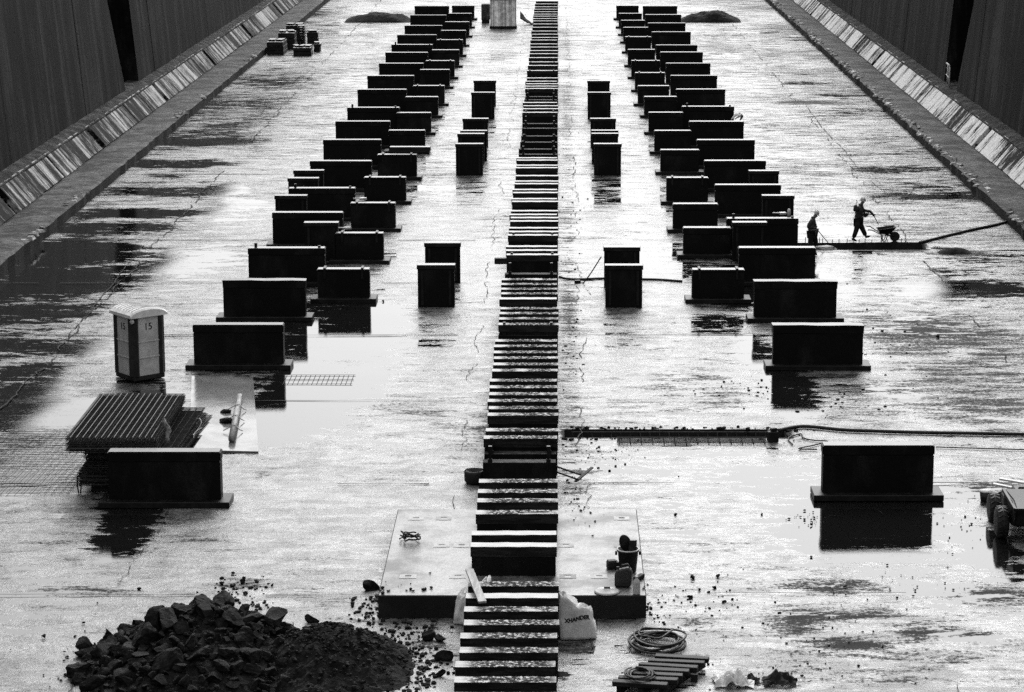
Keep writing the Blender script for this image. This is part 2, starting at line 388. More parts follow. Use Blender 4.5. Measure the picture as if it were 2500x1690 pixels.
# open joints and cracks in the floor: thin irregular dark ribbons
def ribbons():
    b = MB()
    def rib(pts, w, wob=.06, step=.3, skip=0.0):
        pts = [Vector((p[0], p[1], 0)) for p in pts]; run = []
        for p, q in zip(pts, pts[1:]):
            n = max(2, int((q - p).length / step))
            for i in range(n):
                run.append(p.lerp(q, i / n))
        prev = None
        for i, p in enumerate(run):
            d = (run[min(i + 1, len(run) - 1)] - run[max(i - 1, 0)]); d = d.normalized() if d.length else Vector((1, 0, 0))
            nrm = Vector((-d.y, d.x, 0)); ww = w * random.uniform(.25, 1.0)
            pp = p + nrm * wob * (mnoise.noise(p * .35) + .45 * mnoise.noise(p * 1.7) + .35 * mnoise.noise(p * 4.3)); pp.z = .03
            cur = (b.bm.verts.new(pp + nrm * ww / 2), b.bm.verts.new(pp - nrm * ww / 2))
            if prev and mnoise.noise(p * .23 + Vector((skip * 9, 0, 0))) + .6 * mnoise.noise(p * .9) > (skip - .5) * 1.1: b.bm.faces.new((prev[0], prev[1], cur[1], cur[0]))
            prev = cur
    k = 0
    for y in np.arange(56, 300, 9.8):
        k += 1
        w = .07 if k % 2 else .13
        y0 = y - .2
        rib([(-21.2, y0), (-2.6, y0)], w, .1, .8, .12); rib([(.7, y0 + .1), (19.2, y0 + .1)], w * .7, .1, .8, .25)
    for x, w, s in ((XC - 15.55, .07, .45), (XC + 15.55, .06, .5), (XC - 9.15, .03, .62), (XC + 9.15, .02, .9), (.78, .035, .45), (-2.7, .03, .5)):
        rib([(x, 47), (x, 300)], w, .3, .3, s)
    for L in ([(1964, 253), (2003, 307), (2057, 365), (2104, 423), (2160, 470), (2202, 495)], [(600, 260), (650, 240), (640, 280), (700, 270)], [(690, 190), (640, 215), (720, 180)],
              [(350, 600), (267, 704), (163, 827)], [(2300, 870), (2400, 860), (2480, 850)], [(2150, 850), (2300, 880), (2480, 905)]):
        rib([P(*p)[:2] for p in L], .05, .12, .25, .3)
    structure(b.build('floor_joints', M['crack']))
ribbons()

# ------------------------------------------------------------------ dock sides
def side(sx, label, mat):
    root = thing('dock_wall', label, 'wall', (0, 0, 0))
    X0 = lambda d: XC + sx * d
    # altar step: top and face as one long irregular body
    b = MB(); y0, y1, dy = 40, 300, 1.0; prev = None; n = int((y1 - y0) / dy)
    for i in range(n + 1):
        y = y0 + i * dy; jag = .10 * mnoise.noise(Vector((0, y * .7, sx))) + .05 * mnoise.noise(Vector((3, y * 2.3, sx)))
        prof = [(20.38 + jag, -.3), (20.35 + jag, .46 + .05 * mnoise.noise(Vector((5, y * 1.1, 0)))), (20.5 + jag, .5), (21.4, .52 + .05 * mnoise.noise(Vector((7, y * .6, sx)))), (22.2, .47), (22.45, .38)]
        cur = [b.bm.verts.new((X0(d), y, z)) for d, z in prof]
        if prev:
            for k in range(len(cur) - 1):
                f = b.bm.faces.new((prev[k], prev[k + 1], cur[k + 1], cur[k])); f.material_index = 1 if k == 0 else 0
        prev = cur
    b.build('altar_step', [M['step'], M['step_face']], root)
    # pale crumbled edge along the step
    b = MB()
    for i in range(520):
        y = 45 + 250 * (i / 520) + random.uniform(-.2, .2)
        w = mnoise.noise(Vector((0, y * .12, 2 + sx)))
        if (sx < 0 and w < .22) or (sx > 0 and w < -.25): continue
        s = random.uniform(.12, .3)
        b.box((X0(20.36 + random.uniform(0, .35)), y, .44), (s, s * random.uniform(1, 2.2), random.uniform(.06, .15)), random.uniform(0, 3), .7)
    b.jitter(.05, 4); b.build('crumbled_edge', M['crumb'], root)
    # sloping slabs with stair gaps
    a0, z0, a1, z1 = 22.42, .42, 23.28, 1.42
    gaps = [131.5 - 21.8 * 3, 131.5 - 21.8 * 2, 131.5 - 21.8] + [131.5 + 21.8 * k for k in range(8)]
    cuts = [40.0] + gaps + [300]
    for ga, gb in zip(cuts, cuts[1:]):
        m = 4; L = (gb - ga - .9) / m
        for k in range(m):
            ya = ga + .45 + k * L + .06; yb = ya + L - .12; th = .16; o = random.uniform(-.03, .03)
            b = MB(); A = []
            for y in (ya, yb):
                A.append([b.bm.verts.new((X0(d + o), y, z)) for d, z in ((a0, z0), (a1, z1), (a1 + .2, z1 - .05), (a0 + .2, z0 - .15))])
            for i in range(4): b.bm.faces.new((A[0][i], A[0][(i + 1) % 4], A[1][(i + 1) % 4], A[1][i]))
            b.bm.faces.new(A[0]); b.bm.faces.new(A[1][::-1])
            b.build('slope_slab', mat, root, bevel=.012)
    for gy in gaps:
        b = MB()
        for k in range(5):
            t = (k + .5) / 5
            b.box((X0(a0 + (a1 - a0) * t + .12), gy, z0 + (z1 - z0) * t - .28), (.16, .8, .12))
        b.build('stair_gap', M['block'], root)
    # dark backing under the slabs
    b = MB(); b.prism([(X0(22.6), -.2), (X0(22.72), .30), (X0(23.6), 1.28), (X0(24.3), 1.28), (X0(24.3), -.2)], 'y', 40, 300); b.build('slope_backing', M['niche'], root)
    # ledge at the wall foot
    b = MB(); prev = None
    for i in range(261):
        y = 40 + i; j = lambda q: .06 * mnoise.noise(Vector((q, y * .8, sx * 3)))
        wv = .18 * mnoise.noise(Vector((9, y * .16, sx)))
        cur = [b.bm.verts.new((X0(d), y, z)) for d, z in ((23.27, 1.30), (23.27, 1.46 + j(1)), (23.5 + wv, 1.60 + j(2)), (23.8, 1.66 + j(3)), (24.6, 1.75))]
        if prev:
            for k in range(4): b.bm.faces.new((prev[k], prev[k + 1], cur[k + 1], cur[k]))
        prev = cur
    b.build('wall_ledge', M['ledge'], root)
    b = MB()
    for i in range(170):
        ya = 40 + i * 1.5
        if random.random() < (.25 if sx < 0 else .75): continue
        b.box((X0(23.36), ya, 1.47), (.10, 1.05, .045))
    b.build('ledge_kerb', M['crumb'], root)
    # wall face with ladder niches, leaning back
    bat = lambda z: .09 * (z - 1.6)
    b = MB(); top = 12.0
    spans = [(40, 147.5), (152.2, 233), (237.7, 300)]
    for (ya, yb) in spans:
        nn = max(1, int((yb - ya) / 6.2)); w = (yb - ya) / nn
        for k in range(nn):
            p, q = ya + k * w + .015, ya + (k + 1) * w - .015; o = random.uniform(-.015, .015)
            last = (k == nn - 1) and yb < 299
            poly = [(p, 1.5), (q, 1.5), (q, top), (p, top)]
            if last: poly = [(p, 1.5), (q, 1.5), (q - 2.4, 6.8), (q - 2.6, top), (p, top)]
            A = [b.bm.verts.new((X0(23.93 + o + bat(z)), y, z)) for y, z in poly]; B = [b.bm.verts.new((X0(25.2 + bat(z)), y, z)) for y, z in poly]
            b.bm.faces.new(A); nn2 = len(A)
            for i in range(nn2): b.bm.faces.new((A[i], A[(i + 1) % nn2], B[(i + 1) % nn2], B[i]))
    b.build('wall_face', M['wall'], root)
    b = MB(); b.prism([(X0(25.15), 1.4), (X0(25.15 + .9), 12.0), (X0(29.5), 12.0), (X0(29.5), 1.4)], 'y', 40, 300); b.build('niche_back', M['niche'], root)
    return root
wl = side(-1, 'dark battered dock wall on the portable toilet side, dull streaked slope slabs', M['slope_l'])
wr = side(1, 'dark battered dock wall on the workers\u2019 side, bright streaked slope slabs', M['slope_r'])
# handrail at the niche foot on the workers' side
b = MB(); p0 = Vector((XC + 23.75, 149.0, 1.66)); p1 = Vector((XC + 24.1, 152.6, 1.7))
rail = thing('handrail', 'pale tubular handrail at the foot of the dark wall niche', 'railing', p0)
d = p1 - p0
b.tube([(0, 0, 1.25), d * .5 + Vector((0, 0, 1.15)), d + Vector((0, 0, 1.05))], .05); b.tube([(0, 0, .5), d + Vector((0, 0, .4))], .045); b.build('rail', M['wire'], rail)
for t in (0, .5, 1):
    b = MB(); b.tube([d * t, d * t + Vector((0, 0, 1.2 - .15 * t))], .05); b.build('post', M['wire'], rail)
# head wall under the photographer's quay, and the far floor end
b = MB(); b.box((XC, -6, -.8), (52, 3, 14.0)); b.box((XC, -6.5, 13.2), (52, 4.4, .4)); tag(b.build('head_wall', M['wall']), 'tall dark wall closing the dock beneath the viewpoint', 'wall')

# ------------------------------------------------------------------ blocks
def bilge(w, h, dep, straps, chip=0, label='', capm='block_rim', lug=False):
    """origin at the middle of the front foot"""
    r = thing('bilge_block', label, 'dock block')
    ch = .27 if not straps else .10
    b = MB(); b.box((0, dep / 2, .12), (w - .03, dep - .03, h - ch - .12)); b.build('body', M['block'], r, bevel=.02)
    b = MB(); b.box((0, dep / 2, h - ch), (w, dep, ch), mi={1: 1})
    if chip:
        bmesh.ops.subdivide_edges(b.bm, edges=b.bm.edges[:], cuts=5, use_grid_fill=True); b.jitter(.025, 2.2, chip)
    else:
        bmesh.ops.bevel(b.bm, geom=b.bm.edges[:], offset=.03, segments=2, affect='EDGES')
    b.build('cap', [M['block'], M[capm]], r)
    b = MB(); b.box((0, dep / 2 - .02, 0), (w + .46, dep + .5, .16)); b.build('base_plate', M['steel'], r, bevel=.015)
    if straps:
        for sx in (-1, 1):
            b = MB(); x = sx * w * .355
            b.box((x, dep / 2, h + .001), (.09, dep + .04, .05)); b.box((x, -.015, h - .35), (.08, .03, .34)); b.build('strap', M['steel'], r)
    if lug:
        for q, hh_ in ((-.40, .17), (.42, .07)):
            b = MB(); b.box((w * q, dep * .45, h), (.10, .11, hh_)); b.build('lug', M['steel'], r)
    return r
KX = lambda px, py, z: (px - VX) * zcof(py, z) / F
OUT_H, IN_H = 1.42, 1.20
LO = [(258.5, 540, 1104), (467, 694, 793.5), (541, 747, 685), (604.6, 793, 606.5), (660.8, 840, 519.6), (700.4, 870.7, 460), (754, 909, 393.6), (787, 931.7, 341.7), (816.8, 953.8, 296.7),
      (847.5, 974.6, 263), (871.4, 993.6, 218.8), (895.2, 1012, 185.2), (923.6, 1034.8, 155), (939, 1046, 128.4), (955.3, 1056, 109.2), (969.5, 1066, 85.4), (987.3, 1080, 62.7), (1000.5, 1090, 37.2), (1010, 1098, 15)]
RO = [(2006, 2286, 1088), (1883, 2113.5, 794.7), (1839, 2047.5, 687.4), (1802.8, 1993, 605.6), (1773, 1951, 534), (1743.9, 1909, 452), (1717, 1873, 393), (1700, 1844.7, 342.2), (1681, 1818, 297),
      (1664.8, 1793, 260.4), (1649, 1773, 218.3), (1635.8, 1752.5, 184.9), (1624.6, 1736, 154.8), (1610, 1718.4, 127.6), (1601, 1703, 110.4), (1589, 1689, 78.2), (1579, 1677, 56.5), (1573, 1666, 36), (1567, 1656, 15)]
LI = [(772, 904, 657.8), (816.6, 937.2, 570), (854, 966.3, 496.3), (887, 992, 433.5), (918, 1020, 378), (946, 1040, 318.8), (965.5, 1054.6, 275.8), (987.3, 1071.6, 236.9), (1007.8, 1085.7, 209.7),
      (1023.4, 1099.5, 170.4), (1039, 1110, 148.7), (1053, 1122, 122.2), (1065, 1131, 97.5), (1075.7, 1138, 74.7), (1086, 1146, 53.6), (1095, 1152, 33), (1103, 1158, 14)]
RI = [(1687.7, 1820, 659), (1665, 1788, 556.8), (1642, 1754.6, 498.5), (1625.8, 1731, 434.4), (1610, 1710, 366.5), (1595, 1690, 319.5), (1580.6, 1671, 275), (1570, 1655.6, 236.4), (1555.7, 1636, 210),
      (1548.5, 1625.4, 178), (1540, 1613, 148.4), (1531, 1601, 121.2), (1524, 1592, 90.2), (1520.4, 1584, 67.2), (1514, 1577, 50), (1508, 1570, 33), (1502, 1562, 14)]
outer = [bilge(2.90, OUT_H, .46, False, 0, 'x'), bilge(2.90, OUT_H, .46, False, 3.3, 'x'), bilge(2.90, OUT_H, .46, False, 0, 'x', 'cap', True), bilge(2.90, OUT_H, .46, False, 0, 'x', 'cap')]
inner = [bilge(1.92, IN_H, .46, True, 0, 'x', 'cap'), bilge(1.92, IN_H, .46, False, 0, 'x', 'cap')]
used = set()
def place(row, protos, h, w0, text, group, pick):
    for i, (xl, xr, y) in enumerate(row):
        z = zcof(y, h); x = ((xl + xr) / 2 - VX) * z / F; yy = (z - (H - h) * SP) / CP
        pr = protos[pick(i)]
        lab = text % ordinal(i + 1)
        if id(pr) in used: o = dup(pr, (x, yy, 0), R(random.uniform(-.8, .8)), lab, group)
        else: used.add(id(pr)); o = pr; o.location = (x, yy, 0); o['label'] = lab; o['group'] = group
place(LO, outer, OUT_H, 2.9, 'wide black bilge block, outer row on the toilet side, %s from the rubble end', 'bilge blocks in the outer row on the toilet side', lambda i: [0, 0, 1, 2, 3, 2, 3, 3, 3, 2, 3, 3, 3, 3, 2, 0, 0, 0, 0][i])
place(RO, outer, OUT_H, 2.9, 'wide black bilge block, outer row on the workers\u2019 side, %s from the rubble end', 'bilge blocks in the outer row on the workers\u2019 side', lambda i: [0, 1, 1, 3, 2, 3, 3, 3, 3, 2, 3, 0, 0, 3, 0, 0, 0, 3, 0][i])
place(LI, inner, IN_H, 1.92, 'narrow black bilge block, inner row on the toilet side, %s from the rubble end', 'bilge blocks in the inner row on the toilet side', lambda i: 0 if i < 5 or i in (8, 10, 12) else 1)
place(RI, inner, IN_H, 1.92, 'narrow black bilge block, inner row on the workers\u2019 side, %s from the rubble end', 'bilge blocks in the inner row on the workers\u2019 side', lambda i: 0 if i in (0, 3, 9, 10, 12) else 1)
for p in outer + inner:
    if id(p) not in used: raise SystemExit('unused prototype')

# box blocks near the keel row and beside the outer rows
BH = 1.55
def boxblock(w, h, dep):
    r = thing('box_block', 'x', 'dock block')
    b = MB(); b.box((0, dep / 2, 0), (w - .06, dep - .06, h - .16)); b.build('body', M['block'], r, bevel=.012)
    b = MB(); b.box((0, dep / 2, h - .16), (w, dep, .16), mi={1: 1}); b.build('rim', [M['steel'], M['cap']], r, bevel=.012)
    for sx in (-1, 1):
        b = MB(); b.box((sx * w * .36, .012, .1), (.09, .05, h - .3)); b.build('stile', M['steel'], r)
    return r
bx = boxblock(1.38, BH, .42); first = [True]
def putbox(xl, xr, y, label, group, h=BH):
    z = zcof(y, h); x = ((xl + xr) / 2 - VX) * z / F; yy = (z - (H - h) * SP) / CP
    if first[0]: first[0] = False; o = bx; o.location = (x, yy, 0); o['label'] = label; o['group'] = group
    else: o = dup(bx, (x, yy, 0), R(random.uniform(-.6, .6)), label, group)
KL = [(1014.7, 1113.7, 647.5), (1033, 1127, 593.6), (1108, 1183, 351.7), (1113, 1186, 327), (1120, 1193, 319.6), (1127, 1194, 290), (1147, 1210.6, 226), (1154, 1213, 197)]
KR = [(1472.7, 1574, 648.5), (1470, 1567, 604), (1446, 1521, 351.7), (1441.6, 1513, 326.6), (1441.6, 1512, 319), (1439, 1506, 290), (1431.8, 1494, 226), (1431.8, 1491.5, 197.7)]
for i, a in enumerate(KL): putbox(*a, 'square black box block beside the keel row, toilet side, %s from the rubble end' % ordinal(i + 1), 'box blocks beside the keel row')
for i, a in enumerate(KR): putbox(*a, 'square black box block beside the keel row, workers\u2019 side, %s from the rubble end' % ordinal(i + 1), 'box blocks beside the keel row')
for i, a in enumerate([(741, 826, 544), (666.7, 752, 478), (698, 781, 435.5), (713, 792.8, 416.5)]): putbox(*a, 'square black box block among the outer bilge blocks, toilet side, %s from the rubble end' % ordinal(i + 1), 'box blocks among the outer rows')
for i, a in enumerate([(1785, 1876.8, 543.5), (1856.6, 1944, 478), (1824.8, 1906.6, 417.6)]): putbox(*a, 'square black box block among the outer bilge blocks, workers\u2019 side, %s from the rubble end' % ordinal(i + 1), 'box blocks among the outer rows')

# keel row
KH, KW = 1.21, 1.95
def capwear(b, r, mk):
    bmesh.ops.subdivide_edges(b.bm, edges=[e for e in b.bm.edges if e.calc_length() > 1], cuts=26)
    for v in b.bm.verts:
        if v.co.z > KH - .1: v.co += Vector((0, .007 * mnoise.noise(v.co * 4), .008 * mnoise.noise(v.co * 3.1 + Vector((5, 0, 0)))))
    b.build('timber_cap', [M['dark_timber'], M[mk]], r)
def keel(kind):
    r = thing('keel_block', 'x', 'keel block')
    if kind == 'cap':
        b = MB(); b.box((0, .17, .0), (KW - .05, .32, KH - .24)); b.build('body', M['block'], r, bevel=.012)
        b = MB(); b.box((0, .17, KH - .24), (KW, .35, .24), mi={1: 1}); capwear(b, r, 'keel_top')
    elif kind == 'plain':
        b = MB(); b.box((0, .17, .0), (KW - .05, .32, KH - .24)); b.build('body', M['block'], r, bevel=.012)
        b = MB(); b.box((0, .17, KH - .24), (KW, .35, .24), mi={1: 1}); capwear(b, r, 'cap')
    else:
        b = MB(); b.box((0, .17, .0), (KW - .05, .36, KH - .34), mi={1: 1}); b.build('body', [M['block'], M['step']], r, bevel=.012)
        for sx in (-1, 1):
            b = MB(); b.box((sx * .76, .17, KH - .34), (.09, .12, .40)); b.box((sx * .76, .02, KH - .60), (.12, .04, .35)); b.build('bracket', M['steel'], r)
    return r
kp = {'c': keel('cap'), 'p': keel('plain'), 'l': keel('capless')}; kused = set()
KEEL = [(1705, 'c'), (1666, 'c'), (1628, 'c'), (1593.5, 'c'), (1558, 'c'), (1525.6, 'c'), (1493, 'c'), (1460, 'p'), (1431, 'c'), (1335, 'p'), (1306, 'p'), (1255, 'c'), (1226, 'c'), (1203, 'c'), (1178, 'c'),
        (1129.5, 'l'), (1108.6, 'l'), (1071, 'c'), (1052.8, 'c'), (1014.8, 'c'), (998.5, 'c'), (980.7, 'c'), (964.4, 'c'), (947.3, 'c'), (931.3, 'c'), (906.7, 'c'), (891.5, 'c'), (876, 'c'), (862, 'c'), (847.2, 'c'), (833.8, 'c'),
        (819, 'l'), (793.3, 'c'), (779.9, 'c'), (766.8, 'c'), (754.8, 'c'), (730.7, 'p'), (718.3, 'c'), (707.2, 'c'), (695.5, 'c'), (683.8, 'c'), (670, 'l'), (643.6, 'l'), (622.9, 'p'), (612.5, 'p'), (603, 'p'),
        (594.6, 'l'), (575.2, 'p'), (566.8, 'p'), (557.8, 'p'), (541, 'p'), (532.7, 'p'), (525, 'p'), (516, 'p'), (493, 'p'), (486.5, 'p'), (471.4, 'p'), (464, 'p'), (449.7, 'p'), (443.3, 'p'), (430, 'p'), (410.5, 'p'), (404.5, 'p'), (392, 'p'), (386.4, 'p'),
        (377.7, 'l'), (365, 'l'), (348, 'l'), (333, 'l'), (314, 'l'), (302.6, 'l'), (288.3, 'l'), (275, 'p'), (266.3, 'p'), (259, 'p'), (251, 'p'), (244.4, 'l'), (236.7, 'l'), (229, 'l'), (216.7, 'p'), (211, 'p'), (205.2, 'p'), (199, 'p'), (191, 'p'),
        (186, 'l'), (172.8, 'p'), (166, 'l'), (160.4, 'p'), (151.8, 'p'), (141.3, 'p'), (131.7, 'p'), (124, 'p'), (115.5, 'p'), (107.8, 'p'), (98.3, 'p'), (92, 'p'), (84, 'p'), (76.3, 'p'), (67, 'p'), (59, 'p'), (51.5, 'p'), (45.8, 'p'), (40, 'p'), (35, 'p'), (29, 'p'), (23, 'p'), (17, 'p'), (10, 'p'), (3, 'p')]
for i, (y, k) in enumerate(KEEL):
    hh = KH if k != 'l' else KH - .34
    z = zcof(y, hh); yy = (z - (H - hh) * SP) / CP; x = -KW / 2 + random.uniform(-.05, .035)
    pr = kp[k]; n = i + 1
    word = {'c': 'keel block with gritty top', 'p': 'keel block with clean pale top', 'l': 'capless keel block with two brackets'}[k]
    lab = 'black %s, %s along the central row from the rubble end' % (word, ordinal(n) if n < 100 else 'hundredth' if n == 100 else 'hundred-and-' + ordinal(n - 100))
    if k in kused: dup(pr, (x, yy, 0), R(random.uniform(-.55, .55)), lab, 'keel blocks of the central row')
    else: kused.add(k); pr.location = (x, yy, 0); pr['label'] = lab; pr['group'] = 'keel blocks of the central row'

# concrete pad under the keel row
a = P(923, 1454, .52); c_ = P(1578, 1454, .52); e = P(971, 1243, .52)
pad = thing('concrete_pad', 'pale raised concrete pad crossing under the keel row', 'concrete pad', ((a.x + c_.x) / 2, a.y, 0))
PW, PD = c_.x - a.x, e.y - a.y
b = MB(); b.box((0, PD / 2, -.05), (PW, PD, .57), mi={1: 1}); b.build('slab', [M['pad_shaded'], M['pad']], pad, bevel=.02)
for py in (.2, .55, .88):
    for sx in (-.82, -.6, -.42, .42, .66, .86):
        b = MB(); X_ = sx * PW / 2 + random.uniform(-.05, .05); Y_ = py * PD
        for q in (-1, 1): b.box((X_ + q * .13, Y_, .521), (.12, .3, .006)); b.box((X_, Y_ + q * .13, .5225), (.2, .08, .006))
        if random.random() < .75: b.build('anchor_plate', M['pad'], pad)
        else: b.bm.free()

# ------------------------------------------------------------------ loose things
def scale_at(py, z=0): return (py - HZ) / (H - z) * 1.0     # photo pixels per metre across

# portable toilet
pt = P(343, 921); tl = thing('portable_toilet', 'pale grey portable toilet with dark corner posts and domed roof', 'toilet', pt, R(40))
W2 = .54
b = MB(); b.box((0, 0, .02), (1.12, 1.12, .16)); b.build('base', M['black'], tl, bevel=.02)
b = MB()
for k in range(4):
    t = k * math.pi / 2; b.box((W2 * math.cos(t + math.pi / 4) * 1.30, W2 * math.sin(t + math.pi / 4) * 1.30, .16), (.30, .14, 1.92), t + math.pi * .75)
b.build('corner_post', M['dark_plastic'], tl, bevel=.015)
for k in range(4):
    t = k * math.pi / 2; c, s_ = math.cos(t), math.sin(t)
    b = MB(); b.box((c * W2, s_ * W2, .17), (.05, .84, 1.9), t)
    for zz in (.72, 1.22): b.box((c * (W2 + .02), s_ * (W2 + .02), zz), (.05, .78, .05), t)
    pn = b.build('door' if k == 3 else 'side_panel', M['grey_plastic'], tl, bevel=.01)
    if k in (2, 3):
        cu = bpy.data.curves.new('number', 'FONT'); cu.body = '15'; cu.size = .30; cu.align_x = 'CENTER'; cu.extrude = .004
        to = bpy.data.objects.new('tmp', cu); COL.objects.link(to); dg = bpy.context.evaluated_depsgraph_get(); me = bpy.data.meshes.new_from_object(to.evaluated_get(dg)); bpy.data.objects.remove(to)
        no = bpy.data.objects.new('number', me); me.materials.clear(); me.materials.append(M['letters']); COL.objects.link(no); no.parent = pn
        no.matrix_local = Matrix.Translation((c * (W2 + .032), s_ * (W2 + .032), 1.62)) @ Matrix.Rotation(t + math.pi / 2, 4, 'Z') @ Matrix.Rotation(math.pi / 2, 4, 'X')
b = MB(); n = 12; prev = None
for i in range(n + 1):
    u = -1 + 2 * i / n; x = u * .66; z = 2.08 + .24 * math.sqrt(max(0, 1 - (u * .97) ** 2))
    ring = [b.bm.verts.new((x, y, zz)) for y, zz in ((-.66, 2.04), (-.66, z - .05), (-.60, z), (.60, z), (.66, z - .05), (.66, 2.04))]
    if prev:
        for j in range(6): b.bm.faces.new((prev[j], prev[(j + 1) % 6], ring[(j + 1) % 6], ring[j]))
    else: b.bm.faces.new(ring)
    prev = ring
b.bm.faces.new(prev[::-1])
for k in range(7): b.tube([(u * .60, -.5 + k * .165, 2.09 + .24 * math.sqrt(max(0, 1 - (u * .9) ** 2))) for u in (-.9, -.6, -.3, 0, .3, .6, .9)], .022, 5)
b.build('roof', M['roof_plastic'], tl)
b = MB(); b.lathe([(.0, 0), (.07, 0), (.07, .05), (.0, .05)], seg=12, axis='x', cap=False)
bd = b.build('round_badge', M['grey_plastic'], tl, (-.555, -.555, 1.93)); bd.rotation_euler.z = R(225)

# welded mesh sheets stacked behind the front outer block
def mesh_sheet(w, l, nx, ny, r, name='mesh_sheet', mat='rust_bar', hi=None):
    b = MB()
    for i in range(nx): x = -w / 2 + w * i / (nx - 1); b.tube([(x, -.06, 0), (x, l + .06, 0)], r, 4)
    for j in range(ny): y = l * j / (ny - 1); b.tube([(-w / 2 - .06, y, r * 1.8), (w / 2 + .06, y, r * 1.8)], r, 4)
    return b.build(name, M[mat])
sa, sb_ = P(179, 1071.5, 1.55), P(388, 1073, 1.55); sc_ = P(235, 966.6, 1.55); sd = P(432, 961, 1.55)
sw = sb_.x - sa.x; sl = (sc_.y + sd.y) / 2 - sa.y; sxm = (sa.x + sb_.x + sc_.x + sd.x) / 4
print('mesh stack', sw, sl, sa, sc_)
sh = mesh_sheet(2.25, sl, 13, 40, .011); sh.location = (sxm, sa.y, 1.55)
tag(sh, 'rusty welded mesh sheet lying topmost on the big mesh stack', 'mesh sheet')
for i in range(30):
    z = 1.51 - i * .045
    off = random.uniform(-.06, .06); lx = 0 if i < 9 else (.42 if i < 20 else .25)
    o = dup(sh, (sxm + off + lx, sa.y + random.uniform(-.12, .12) + (.25 if i >= 9 else 0), z), R(random.uniform(-1.2, 1.2) - (2 if i >= 9 else 0)),
            'rusty welded mesh sheet pressed between others in the big mesh stack' if i < 9 else 'rusty welded mesh sheet in the shifted lower half of the mesh stack', 'mesh sheets in the big stack' if i < 9 else 'mesh sheets in the shifted lower half')
b = MB()
for k in range(14): x = -1.05 + 2.1 * k / 13; b.tube([(x, 0, .0), (x, sl, .0)], .009, 4)
st = b.build('tie_bar_row', M['bar_bright'], sh, (0, 0, .035))
bl = thing('bearer', 'dark timber bearers carrying the mesh stack', 'bearers', (sxm + .3, sa.y + .4, 0))
for k in range(3):
    b = MB(); b.box((0, .2 + k * (sl - 1.0) / 2, 0), (1.9, .16, .16)); b.build('beam', M['dark_timber'], bl)
# white rag and wire loop on the stack
p = P(400, 1070, 1.2); b = MB(); 
b.lathe([(.10, -.1), (.19, .0), (.16, .12), (.13, .22), (.15, .32), (.10, .42), (.07, .52), (.05, .6), (.01, .66)], seg=16); b.jitter(.10, 4.5); b.jitter(.03, 14); tag(b.build('rag', M['timber'], None, (p.x, p.y + .2, 1.05)), 'crumpled pale rag hanging off the side of the mesh stack', 'rag')
p = P(470, 1075, 1.0); b = MB(); b.tube([(.12 * math.sin(k * .55) + .012 * k, .9 - .075 * k, .24 + .16 * math.sin(k * .42 + 1.2)) for k in range(21)], .009, 5)
tag(b.build('tie_wire', M['wire'], None, p), 'thin pale wire curling off the mesh stack over the black block', 'wire')
p = P(192, 1205); b = MB(); b.tube([(0, 0, .0), (-.03, 0, .25), (-.02, 0, .45), (.05, 0, .52), (.1, 0, .42), (.07, 0, .2), (.05, 0, 0)], .02, 5)
tag(b.build('wire_loop', M['black'], None, p), 'black upright wire loop on the floor beside the mesh stack', 'wire loop')
# flat mesh sheets lying on the floor
p = P(40, 1205); q = P(40, 1058)
fm = mesh_sheet(3.4, q.y - p.y, 18, 26, .007, 'floor_mesh'); fm.location = (p.x - .35, p.y, .03); fm.rotation_euler.z = R(-3); tag(fm, 'welded mesh sheet lying flat over a puddle by the mesh stack', 'mesh sheet')
p = P(765, 940); q = P(765, 918)
fm = mesh_sheet(2.1, q.y - p.y, 15, 3, .007, 'floor_mesh'); fm.location = (p.x + .1, p.y, .02); tag(fm, 'narrow strip of mesh lying in bright standing water', 'mesh strip')
p = P(1690, 1086); q = P(1690, 1072)
fm = mesh_sheet(4.1, q.y - p.y, 14, 6, .014, 'floor_mesh'); fm.location = (p.x, p.y, .03); tag(fm, 'long narrow mesh sheet lying along the trench edge', 'mesh sheet')
# rungs leaning on the far wall of the trench
b = MB(); n = 22
for i in range(n): x = TR2[0] + .25 + (TR2[1] - TR2[0] - .5) * i / (n - 1); b.tube([(x, TR2[3] - .12, -.26), (x - .03, TR2[3] - .03, -.04)], .011, 4)
b.tube([(TR2[0] + .2, TR2[3] - .04, -.06), (TR2[1] - .2, TR2[3] - .04, -.06)], .011, 4)
b.tube([(TR2[0] + .2, TR2[3] - .11, -.25), (TR2[1] - .2, TR2[3] - .11, -.25)], .011, 4)
tag(b.build('rebar_ladder', M['bar_bright']), 'ladder of thin bars standing along the trench wall', 'rebar cage')
# post and rag heap at the trench end
p = P(1886, 1078); b = MB(); b.box((0, 0, 0), (.30, .24, .30), .2); b.box((.02, 0, .30), (.18, .16, .10), .4); b.jitter(.03, 4)
tag(b.build('pump_box', M['steel'], None, p, bevel=.02), 'small dark pump box standing at the end of the trench', 'pump')

